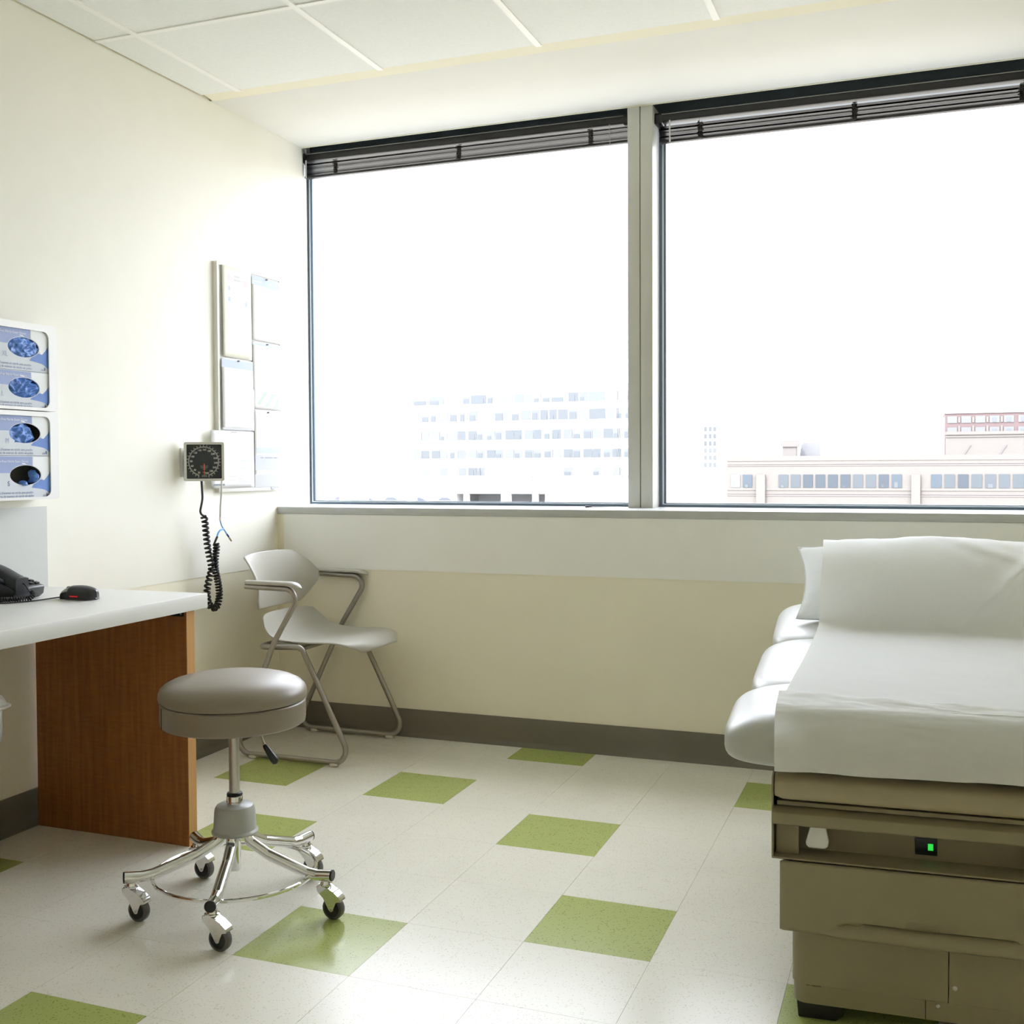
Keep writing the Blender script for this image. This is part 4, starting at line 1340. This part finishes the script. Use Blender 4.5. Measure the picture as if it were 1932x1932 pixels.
def sheet(y0, y1, z0, z1, m, label, curl=0.0, prints=(), pins=((0.5, 0.98),)):
    x = SHX + 0.0008 * n_sheet[0]
    n_sheet[0] += 1

    def fn(u, v):
        return (x + curl * (1 - u) ** 3 * (0.4 + 0.6 * (1 - v)) + 0.0006 * sin(3 * v + 2 * u), y0 + (y1 - y0) * u, z0 + (z1 - z0) * v)
    t = Thing('notice_sheet', label, 'paper', (LW, (y0 + y1) / 2, z0), group='printed sheets pinned to the notice board')
    o = MB().grid(fn, 10, 14).obj('sheet', m, t, smooth=True)
    md = o.modifiers.new('solid', 'SOLIDIFY')
    md.thickness = 0.0003
    for (a0, a1, b0, b1, pm_) in prints:
        MB().grid(lambda u, v: tuple(Vector(fn(a0 + (a1 - a0) * u, b0 + (b1 - b0) * v)) + Vector((0.0005, 0, 0))), 4, 4).obj('print', M[pm_], o)
    for (a, b_) in pins:
        p = Vector(fn(a, b_))
        MB().lathe([(0.0035, 0.0003), (0.0035, 0.003), (0.002, 0.006), (0.0032, 0.009), (0.0015, 0.010)], p, (1, 0, 0), 10).obj('push_pin', M['pin'], t, smooth=True)
    return t


def lines(a0, a1, b0, b1, n, m, seed=0, w=0.22):
    rnd = random.Random(seed)
    st_ = (b1 - b0) / n
    return [(a0, a1 - rnd.uniform(0, 0.4) * (a1 - a0) * (1 if rnd.random() < 0.4 else 0.15), b1 - st_ * (k + w), b1 - st_ * k, m) for k in range(n)]


sheet(0.678, 0.889, 1.574, 1.936, M['sheet_cream'], 'cream notice sheet with round symbols at the top corner of the notice board', 0.006,
      lines(0.35, 0.9, 0.62, 0.80, 5, 'print_grey', 1, 0.12) + lines(0.12, 0.9, 0.08, 0.55, 13, 'print_grey', 2, 0.1)
      + [(0.18, 0.28, 0.85, 0.92, 'print_pink'), (0.72, 0.84, 0.82, 0.89, 'print_pink'), (0.4, 0.65, 0.86, 0.88, 'print_grey'), (0.42, 0.6, 0.90, 0.92, 'print_grey'),
         (0.2, 0.28, 0.74, 0.79, 'print_blue'), (0.2, 0.28, 0.62, 0.67, 'print_blue'), (0.78, 0.86, 0.60, 0.65, 'print_blue')], ())
sheet(0.892, 1.110, 1.662, 1.930, M['sheet_white'], 'white notice sheet with a pale blue heading band beside the cream sheet', 0,
      [(0.0, 1, 0.86, 1.0, 'print_blue'), (0.08, 0.85, 0.91, 0.925, 'sheet_white')] + lines(0.2, 0.8, 0.1, 0.8, 14, 'print_grey', 3, 0.08))
sheet(0.892, 1.106, 1.376, 1.656, M['sheet_white'], 'white notice sheet with a green leaf picture along its lower edge', 0,
      [(0.0, 1, 0.945, 0.98, 'print_blue')] + lines(0.1, 0.9, 0.32, 0.85, 13, 'print_grey', 4, 0.08))
sheet(0.668, 0.898, 1.282, 1.568, M['sheet_white'], 'white calendar sheet with small month grids below the cream sheet', 0.004,
      [(0.0, 1, 0.87, 0.985, 'print_blue'), (0.0, 0.9, 0.0, 0.028, 'print_grey')]
      + [(0.08 + 0.33 * c_, 0.30 + 0.33 * c_, 0.10 + 0.17 * r_ + 0.024 * k, 0.106 + 0.17 * r_ + 0.024 * k, 'print_grey') for c_ in range(3) for r_ in range(2) for k in range(5)])
sheet(0.896, 1.100, 1.046, 1.372, M['sheet_white'], 'white notice sheet with pale blue and violet blocks at the foot of the board', 0,
      lines(0.1, 0.9, 0.58, 0.93, 10, 'print_grey', 6, 0.08) + [(0.06, 1.0, 0.435, 0.51, 'print_blue'), (0.02, 1.0, 0.22, 0.415, 'print_violet'), (0.0, 1.0, 0.0, 0.165, 'print_grey'),
       (0.2, 0.85, 0.375, 0.385, 'print_dark'), (0.1, 0.6, 0.33, 0.337, 'print_blue')], ((0.5, 0.97),))
sheet(0.588, 0.890, 1.048, 1.277, M['sheet_white'], 'white form sheet with a ruled table overhanging the edge of the notice board', 0.0,
      [(0.46, 0.60, 0.975, 0.985, 'print_dark'), (0.4, 0.85, 0.85, 0.858, 'print_grey'), (0.35, 0.352, 0.05, 0.75, 'print_grey'), (0.60, 0.603, 0.05, 0.75, 'print_grey'), (0.965, 0.967, 0.05, 0.75, 'print_grey'),
       (0.05, 0.3, 0.04, 0.075, 'print_dark')]
      + [(0.35, 0.967, q, q + 0.004, 'print_grey') for q in (0.05, 0.24, 0.40, 0.57, 0.75)]
      + [(0.63, 0.63 + w_, q, q + 0.008, 'print_blue') for q, w_ in ((0.08, 0.3), (0.11, 0.2), (0.15, 0.1), (0.34, 0.25), (0.47, 0.3))] + [(0.38, 0.56, 0.2, 0.208, 'print_grey'), (0.40, 0.54, 0.13, 0.138, 'print_grey')], ())
# leaf picture: slanting green strokes
leafpar = [o for o in bpy.data.objects if o.get('label', '').startswith('white notice sheet with a green leaf')][0]
lsheet = [c for c in leafpar.children if c.name.startswith('sheet')][0]
for k in range(3):
    yy = 0.925 + 0.060 * k
    MB().prism([(0, 0), (0.018, 0.0), (0.075, 0.055), (0.050, 0.055)] if k < 2 else [(0, 0), (0.022, 0), (0.05, 0.04), (0.04, 0.05)], (SHX + 0.0027, yy, 1.382 + 0.010 * (2 - k) * 0.6), (0, 1, 0), (0, 0, 1), (0.0003, 0, 0)).obj('print', M['print_green'], lsheet)

# ------------------------------------------------------------------ glove boxes in their wall holders
HX = -1.345                                  # front face of the holders
HY0, HY1 = -0.592, -0.308


def pt(x, y, z):
    return (x, y, z)


def holder(z0, z1, oz0, oz1, label):
    t = Thing('glove_box_holder', label, 'holder', (LW, (HY0 + HY1) / 2, z0), group='glove box holders on the wall')
    outer = rrect(HY0, HY1, z0, z1, 0.006)
    inner = rrect(-0.560, -0.3425, oz0, oz1, 0.022)
    n = len(outer)
    b = MB()
    b.v += [(HX, y, z) for y, z in outer] + [(HX, y, z) for y, z in inner] + [(HX - 0.004, y, z) for y, z in inner] + [(HX - 0.004, y, z) for y, z in outer]
    for k in range(n):
        j = (k + 1) % n
        for A in range(3):
            b.f.append((A * n + k, A * n + j, (A + 1) * n + j, (A + 1) * n + k))
        b.f.append((3 * n + k, 3 * n + j, j, k))
    b.obj('front_plate', M['holder'], t, smooth=True, ang=40)
    MB().box((LW + 0.0022, HY0, z0), (HX - 0.004, HY0 + 0.004, z1)).obj('side_wall', M['holder'], t)
    MB().box((LW + 0.0022, HY1 - 0.004, z0), (HX - 0.004, HY1, z1)).obj('side_wall', M['holder'], t)
    MB().box((LW + 0.0022, HY0 + 0.004, z0), (HX - 0.004, HY1 - 0.004, z0 + 0.004)).obj('floor_plate', M['holder'], t)
    MB().box((LW + 0.0022, HY0 + 0.004, z0 + 0.004), (LW + 0.005, HY1 - 0.004, z1)).obj('back_plate', M['holder'], t)
    return t


holder(1.3085, 1.573, 1.318, 1.552, 'white wall holder carrying the XL glove box, mounted above another holder')
holder(1.036, 1.3055, 1.044, 1.291, 'white wall holder carrying the M and S glove boxes')


def glove_box(z0, z1, size, count, label, fill, tone):
    t = Thing('glove_box', label, 'glove box', (LW, -0.45, z0), group='blue glove boxes in the wall holders')
    y0, y1 = -0.582, -0.3325
    bx = HX - 0.0065                         # printed front of the carton
    cy, cz = -0.4405, (z0 + z1) / 2 + 0.006
    ra, rb = 0.062, 0.030
    n = 48
    rect = []
    for k in range(n):
        a = 2 * pi * k / n
        c, s_ = cos(a), sin(a)
        lim = min((y1 - cy if c > 0 else cy - y0) / max(abs(c), 1e-6), (z1 - cz if s_ > 0 else cz - z0) / max(abs(s_), 1e-6))
        rect.append((cy + c * lim, cz + s_ * lim))
    for A, B in ((y1, z1), (y0, z1), (y0, z0), (y1, z0)):        # snap the nearest ring point to each corner
        i = min(range(n), key=lambda q: (rect[q][0] - A) ** 2 + (rect[q][1] - B) ** 2)
        rect[i] = (A, B)
    ell = [(cy + ra * cos(2 * pi * k / n), cz + rb * sin(2 * pi * k / n)) for k in range(n)]
    b = MB()
    b.v += [(bx, y, z) for y, z in rect] + [(bx, y, z) for y, z in ell] + [(bx - 0.001, y, z) for y, z in ell] + [(bx - 0.001, y, z) for y, z in rect]
    for k in range(n):
        j = (k + 1) % n
        for A in range(3):
            b.f.append((A * n + k, A * n + j, (A + 1) * n + j, (A + 1) * n + k))
    card = b.obj('carton_front', M['card_grey'], t)
    MB().box((LW + 0.006, y0, z0), (bx - 0.001, y0 + 0.001, z1)).box((LW + 0.006, y1 - 0.001, z0), (bx - 0.001, y1, z1)).box((LW + 0.006, y0, z0), (bx - 0.001, y1, z0 + 0.001)) \
        .box((LW + 0.006, y0, z1 - 0.001), (bx - 0.001, y1, z1)).box((LW + 0.005, y0, z0), (LW + 0.006, y1, z1)).obj('carton_body', M['card_inside'], t)
    px = bx + 0.0003

    def patch(poly, m, lift=0.0):
        # flat print, cut away where it would cross the oval opening
        MBp = MB()
        pts = [(px + lift, y, z) for y, z in poly]
        MBp.add(pts, [tuple(range(len(pts)))])
        return MBp.obj('print', M[m], card)

    def arc(a0, a1, grow=0.002, m_=14):
        return [(cy + (ra + grow) * cos(radians(a0 + (a1 - a0) * k / m_)), cz + (rb + grow) * sin(radians(a0 + (a1 - a0) * k / m_))) for k in range(m_ + 1)]
    H = z1 - z0
    hz = z0 + H * 0.60
    # lavender field above and left of the oval
    xr = -0.4130
    sin_h = (hz - cz) / (rb + 0.002)
    a_h = 180 - math.degrees(math.asin(max(-1, min(1, sin_h))))
    a_r = math.degrees(math.acos((xr - cy) / (ra + 0.002)))
    patch([(y0, hz), (y0, z1 - 0.002), (xr, z1 - 0.002)] + arc(a_r, a_h), 'card_blue')
    # white hand on the far side, with the royal blue glove below it
    hand = [(xr + 0.002, z1 - 0.003), (y1 - 0.006, z1 - 0.003), (y1 - 0.012, z0 + H * 0.55), (y1 - 0.030, z0 + H * 0.36)] + arc(-12, math.degrees(math.acos((xr + 0.002 - cy) / (ra + 0.002))))
    patch(hand, 'card_hand', 0.0001)
    edge = [(p.x, p.y) for p in spline([(y1 - 0.001, z0 + H * 0.03, 0), (y1 - 0.012, z0 + H * 0.11, 0), (y1 - 0.030, z0 + H * 0.19, 0), (y1 - 0.055, z0 + H * 0.225, 0), (y1 - 0.085, z0 + H * 0.25, 0)], 5)]
    side = [(p.x, p.y) for p in spline([(y1 - 0.033, z0 + H * 0.42, 0), (y1 - 0.026, z0 + H * 0.47, 0), (y1 - 0.014, z0 + H * 0.56, 0), (y1 - 0.001, z0 + H * 0.72, 0)], 5)]
    glove_p = edge + arc(-60, -25) + side
    patch(glove_p, 'card_royal', 0.0002)
    yv, zv = (0, 1, 0), (0, 0, 1)
    text_mesh('Powder-Free Nitrile Exam Gloves', 0.0108, (px + 0.0005, -0.4300, z0 + H * 0.845), yv, zv, M['card_hand'], 'lettering', card, 'RIGHT', width=0.93)
    text_mesh(size, 0.0215, (px + 0.0005, -0.5220 if size == 'L' else -0.5040, z0 + H * 0.30), yv, zv, M[tone], 'lettering', card, 'RIGHT', width=0.85)
    text_mesh("Gants d'examen en nitrile sans poudre", 0.0105, (px + 0.0005, -0.4120, z0 + H * 0.115), yv, zv, M['card_ink'], 'lettering', card, 'RIGHT', 0.2, width=0.93)
    text_mesh('Guantes de examen de nitrilo sin polvo', 0.0105, (px + 0.0005, -0.4100, z0 + H * 0.035), yv, zv, M['card_ink'], 'lettering', card, 'RIGHT', 0.2, width=0.93)
    text_mesh(count, 0.0085, (px + 0.0006, -0.3600, z0 + H * 0.03), yv, zv, M['card_ink'], 'lettering', card, 'RIGHT')
    MB().grid(lambda u, v: (px + 0.0006, -0.3555 + 0.0025 * (2 * u - 1) * (1 - (2 * v - 1) ** 2) ** 0.5, z0 + H * 0.03 + 0.012 * v), 3, 8).obj('print', M['card_ink'], card)
    patch([(cy - 0.018, cz + rb + 0.006), (cy - 0.004, cz + rb + 0.0065), (cy + 0.004, cz + rb + 0.002), (cy - 0.012, cz + rb + 0.0035)], 'card_hand', 0.0003)

    # gloves showing through the oval: crumpled film
    def crumple(c0, w, h, d, seed, name='glove'):
        def fn(u, v):
            q, r_ = 2 * u - 1, 2 * v - 1
            q, r_ = q * sqrt(1 - r_ * r_ / 2), r_ * sqrt(1 - q * q / 2)
            e = max(0, 1 - (q * q + r_ * r_))
            y, z = c0[0] + w * q, c0[1] + h * r_
            p = Vector((y * 60 + seed, z * 60, seed * 3.1))
            f = noise.noise(p) * 0.5 + 0.5
            rid = 1 - abs(noise.noise(Vector((y * 22 + z * 26 + seed, z * 58 - y * 26, seed))))
            fine = 1 - abs(noise.noise(Vector((y * 60 - z * 50, z * 95 + y * 50, seed * 2))))
            return (bx - 0.026 + d * (0.35 + 0.65 * e) + 0.017 * (rid - 0.5) + 0.005 * (f - 0.5) + 0.004 * (fine - 0.5), y, z)
        return MB().grid(fn, 64, 44).obj(name, M['nitrile'], t, smooth=True, ang=80)
    if fill == 1:
        crumple((cy, cz), ra * 1.35, rb * 1.55, 0.022, hash_seed[0])
    elif fill == 2:
        crumple((cy - 0.014, cz - 0.006), ra * 1.0, rb * 1.35, 0.022, hash_seed[0])
    else:
        crumple((cy + 0.040, cz - 0.006), 0.019, 0.022, 0.028, hash_seed[0])
        crumple((cy - 0.004, cz - 0.026), 0.020, 0.010, 0.026, hash_seed[0] + 4)
    hash_seed[0] += 3.7
    return t


hash_seed = [1.3]
glove_box(1.4275, 1.5560, 'XL', '100', 'nitrile glove box marked XL with blue gloves in its oval opening', 1, 'card_dim')
glove_box(1.3130, 1.4265, 'L', '100', 'nitrile glove box directly under the box marked XL', 1, 'card_dim')
glove_box(1.1705, 1.2940, 'M', '200', 'nitrile glove box marked M with a dark gap beside the gloves', 2, 'card_dim')
glove_box(1.0405, 1.1695, 'S', '200', 'nearly empty nitrile glove box marked S', 3, 'card_ink')

# ------------------------------------------------------------------ outside
GZ = -9.0
struct(MB().box((-700, 6, GZ - 0.5), (500, 900, GZ)).obj('ground', M['ground']))


def facade_windows(par, y, xs_, rows, mats, depth=0.12, pat=None):
    rnd = random.Random(5)
    for (z0, z1) in rows:
        for (a, b) in xs_:
            MB().box((a, y - depth, z0), (b, y - depth + 0.05, z1)).obj('pane', rnd.choice(mats), par)


# white office block with ribbons of windows
A = Thing('office_block', 'white office block with ribbons of windows beyond the window next to the left wall', 'building', (-70, 206, GZ))
wallA = MB().box((-94.6, 200, GZ), (-46.5, 214, 16.3)).obj('wall', M['facade_white'], A)
rndA = random.Random(11)
for i, (z0, z1) in enumerate(((13.2, 14.9), (9.8, 11.7), (6.1, 7.9), (2.5, 4.1), (-0.9, 0.6))):
    x = -94.2
    k = 0
    while x < -48:
        w = rndA.choice((1.5, 1.7, 1.9, 3.2)) if i < 2 else (1.75 if k % 2 == 0 else 1.55)
        if not (i == 4 and (rndA.random() < 0.55)):
            m_ = rndA.choice(PANES)
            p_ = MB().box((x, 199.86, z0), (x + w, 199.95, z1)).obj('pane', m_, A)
            if rndA.random() < 0.5:
                MB().box((x + 0.15, 199.80, z0), (x + w * rndA.uniform(0.5, 0.9), 199.86, z0 + (z1 - z0) * rndA.uniform(0.4, 0.75))).obj('blind', PANES[2], p_)
        x += w + (0.28 if i < 2 else (0.10 if k % 2 == 0 else 0.55))
        k += 1
    MB().box((-94.6, 199.75, z0 - 0.25), (-46.5, 200.0, z0 - 0.05)).obj('ledge', M['facade_white'], A)
for x in (-86.2, -79.9, -74.1, -68.9):
    MB().box((x - 0.06, 199.7, -2.0), (x + 0.06, 199.8, 2.1)).obj('light_pole', M['unit_grey'], A)

# low parking structure with cars
K = Thing('parking_structure', 'low white parking structure in front of the white office block', 'building', (-75, 166, GZ))
MB().box((-112, 160, GZ), (-38, 176, -5.55)).obj('deck_wall', M['facade_white'], K)
MB().box((-112, 170, -5.55), (-38, 170.3, -3.55)).obj('rear_wall', M['facade_white'], K)
x = -112
rk = random.Random(3)
while x < -38:
    MB().box((x, 160, -5.55), (x + rk.choice((0.5, 0.9, 1.6)), 160.6, -3.4)).obj('pillar', M['facade_white'], K)
    x += rk.choice((3.6, 5.2, 6.4))
MB().box((-68.5, 160, -3.4), (-53.0, 176, -2.9)).obj('roof_slab', M['facade_white'], K)
for a in (-68.5, -53.3):
    MB().box((a, 160.6, -5.55), (a + 0.3, 170, -3.4)).obj('cross_wall', M['facade_white'], K)
for i, (cx, mk) in enumerate(((-91.0, 'car_pale'), (-86.2, 'car_dark'), (-81.4, 'car_pale'), (-76.6, 'car_dark'), (-71.6, 'car_pale'))):
    lab = ('small pale' if mk == 'car_pale' else 'small dark') + ' parked car in the low white parking structure'
    c = Thing('parked_car', lab, 'car', (cx, 164, -5.55), group='cars in the parking structure')
    z = -5.55
    L_ = 1.9
    side = [(-L_ / 2 - 1.1, z + 0.35), (-L_ / 2 - 1.1, z + 0.8), (-L_ / 2 - 0.2, z + 0.95), (-L_ / 2 + 0.4, z + 1.45), (L_ / 2 - 0.2, z + 1.45), (L_ / 2 + 0.6, z + 0.98), (L_ / 2 + 1.15, z + 0.85), (L_ / 2 + 1.2, z + 0.35)]
    MB().prism(side, (cx, 163.2, 0), (1, 0, 0), (0, 0, 1), (0, 1.7, 0)).obj('body', M[mk], c, bevel=0.06)
    MB().prism([(-L_ / 2 + 0.0, z + 0.98), (-L_ / 2 + 0.5, z + 1.38), (L_ / 2 - 0.3, z + 1.38), (L_ / 2 + 0.35, z + 0.98)], (cx, 163.15, 0), (1, 0, 0), (0, 0, 1), (0, 0.06, 0)).obj('side_glass', M['car_glass'], c)
    for wx in (-1.3, 1.3):
        for wy in (163.15, 164.75):
            MB().lathe([(0.33, 0), (0.33, 0.2)], (cx + wx, wy, z + 0.33), (0, 1, 0), 16).obj('wheel', M['car_glass'], c)

# long cream building across from the exam table window
B = Thing('brick_building', 'long low cream brick building with a strip of dark windows', 'building', (-2, 148, GZ))
MB().box((-21.9, 140, GZ), (26, 158, 1.55)).obj('wall', M['facade_cream'], B)
MB().box((-22.0, 139.93, 1.45), (26.1, 158.1, 2.05)).obj('parapet', M['facade_cream'], B)
MB().box((-21.95, 139.93, 1.02), (26.2, 140.0, 1.14)).obj('stone_band', M['facade_band'], B)
MB().box((-21.95, 139.93, 0.80), (26.2, 140.0, 0.90)).obj('stone_band', M['facade_band'], B)
MB().box((-21.95, 139.92, -2.25), (26.0, 140.0, -1.95)).obj('window_ledge', M['facade_cream'], B)
MB().box((-21.95, 139.93, -2.95), (26.0, 140.0, -2.82)).obj('stone_band', M['facade_band'], B)
MB().box((-21.95, 139.93, -2.72), (26.0, 140.0, -2.66)).obj('stone_band', M['facade_band'], B)
for a, b in ((-18.2, -17.1), (0.15, 1.15), (18.5, 19.5)):
    MB().box((a, 139.55, GZ), (b, 140.0, -0.28)).obj('pilaster', M['facade_cream'], B)
rb_ = random.Random(2)
xw = -21.4
while xw < 25:
    skip = any(a - 0.2 < xw + 1.15 and xw < b + 0.2 for a, b in ((-18.2, -17.1), (0.15, 1.15), (18.5, 19.5)))
    if not skip:
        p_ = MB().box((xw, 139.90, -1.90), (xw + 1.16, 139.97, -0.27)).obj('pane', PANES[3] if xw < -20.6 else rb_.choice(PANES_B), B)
        if rb_.random() < 0.45:
            MB().box((xw + 0.3, 139.86, -1.90), (xw + rb_.uniform(0.5, 0.9), 139.90, -1.90 + rb_.uniform(0.3, 0.7))).obj('desk_clutter', PANES_B[1] if rb_.random() < 0.6 else PANES[2], p_)
    xw += 1.485
MB().box((-15.7, 146, 1.5), (-14.0, 148, 3.3)).obj('chimney', M['facade_cream'], B)
MB().box((-15.95, 145.8, 3.3), (-13.75, 148.2, 4.1)).obj('chimney_cap', M['facade_cream'], B)
MB().box((-13.4, 149, 1.5), (-11.2, 152, 3.9)).obj('rooftop_unit', M['unit_grey'], B)
MB().prism([(-13.9, 1.5), (-13.4, 1.5), (-13.4, 3.7), (-13.6, 3.6)], (0, 149, 0), (1, 0, 0), (0, 0, 1), (0, 2, 0)).obj('rooftop_duct', M['unit_grey'], B)

Cb = Thing('red_brick_block', 'red brick block with white windows rising behind the long cream building', 'building', (12, 196, GZ))
MB().box((4.8, 190, GZ), (30, 204, 9.0)).obj('wall', M['facade_red'], Cb)
MB().box((4.7, 189.8, 9.0), (30.1, 204.2, 9.45)).obj('cornice', M['facade_white'], Cb)
MB().box((4.9, 188.6, GZ), (30, 190, 6.0)).obj('lower_wall', M['facade_cream'], Cb)
MB().box((4.8, 188.4, 5.55), (30, 188.7, 6.05)).obj('coping', M['facade_cream'], Cb)
MB().box((4.8, 188.45, 5.15), (30, 188.65, 5.3)).obj('stone_band', M['facade_band'], Cb)
for k in range(10):
    xx = 5.15 + 2.07 * k
    for z0, z1 in ((7.45, 8.55), (6.0, 6.75)):
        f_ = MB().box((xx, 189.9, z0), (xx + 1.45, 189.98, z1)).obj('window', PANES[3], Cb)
        if k > 2:
            MB().box((xx + 0.45, 189.84, z0 + 0.1), (xx + 1.0, 189.9, z1 - 0.25)).obj('pane', PANES[1], f_)
    if k < 4:
        MB().box((xx + 1.60, 189.86, 7.5), (xx + 1.92, 189.98, 8.4)).obj('stone_panel', M['facade_cream'], Cb)
        MB().box((xx + 1.60, 189.86, 6.1), (xx + 1.92, 189.98, 7.0)).obj('stone_panel', M['facade_cream'], Cb)
for k in range(2):
    MB().tube([(7.6 + 5.2 * k, 188.5, 2.3), (8.6 + 5.2 * k, 188.5, 3.9)], 0.05, 6).obj('stay_rod', M['unit_grey'], Cb)

D = Thing('slim_tower', 'pale slim tower with a small grid of windows beside the mullion', 'building', (-53, 304, GZ))
MB().box((-59.5, 300, GZ), (-49.8, 310, 14)).obj('wall', M['facade_white'], D)
for r_ in range(6):
    for c_ in range(3):
        MB().box((-53.9 + 1.25 * c_, 299.8, 10.0 - 1.95 * r_), (-53.2 + 1.25 * c_, 299.95, 11.2 - 1.95 * r_)).obj('pane', PANES[min(3, max(0, 2 - r_ // 3))], D)
MB().box((-50.2, 299.5, GZ), (-30.0, 306, 3.0)).obj('wing', M['facade_white'], D)
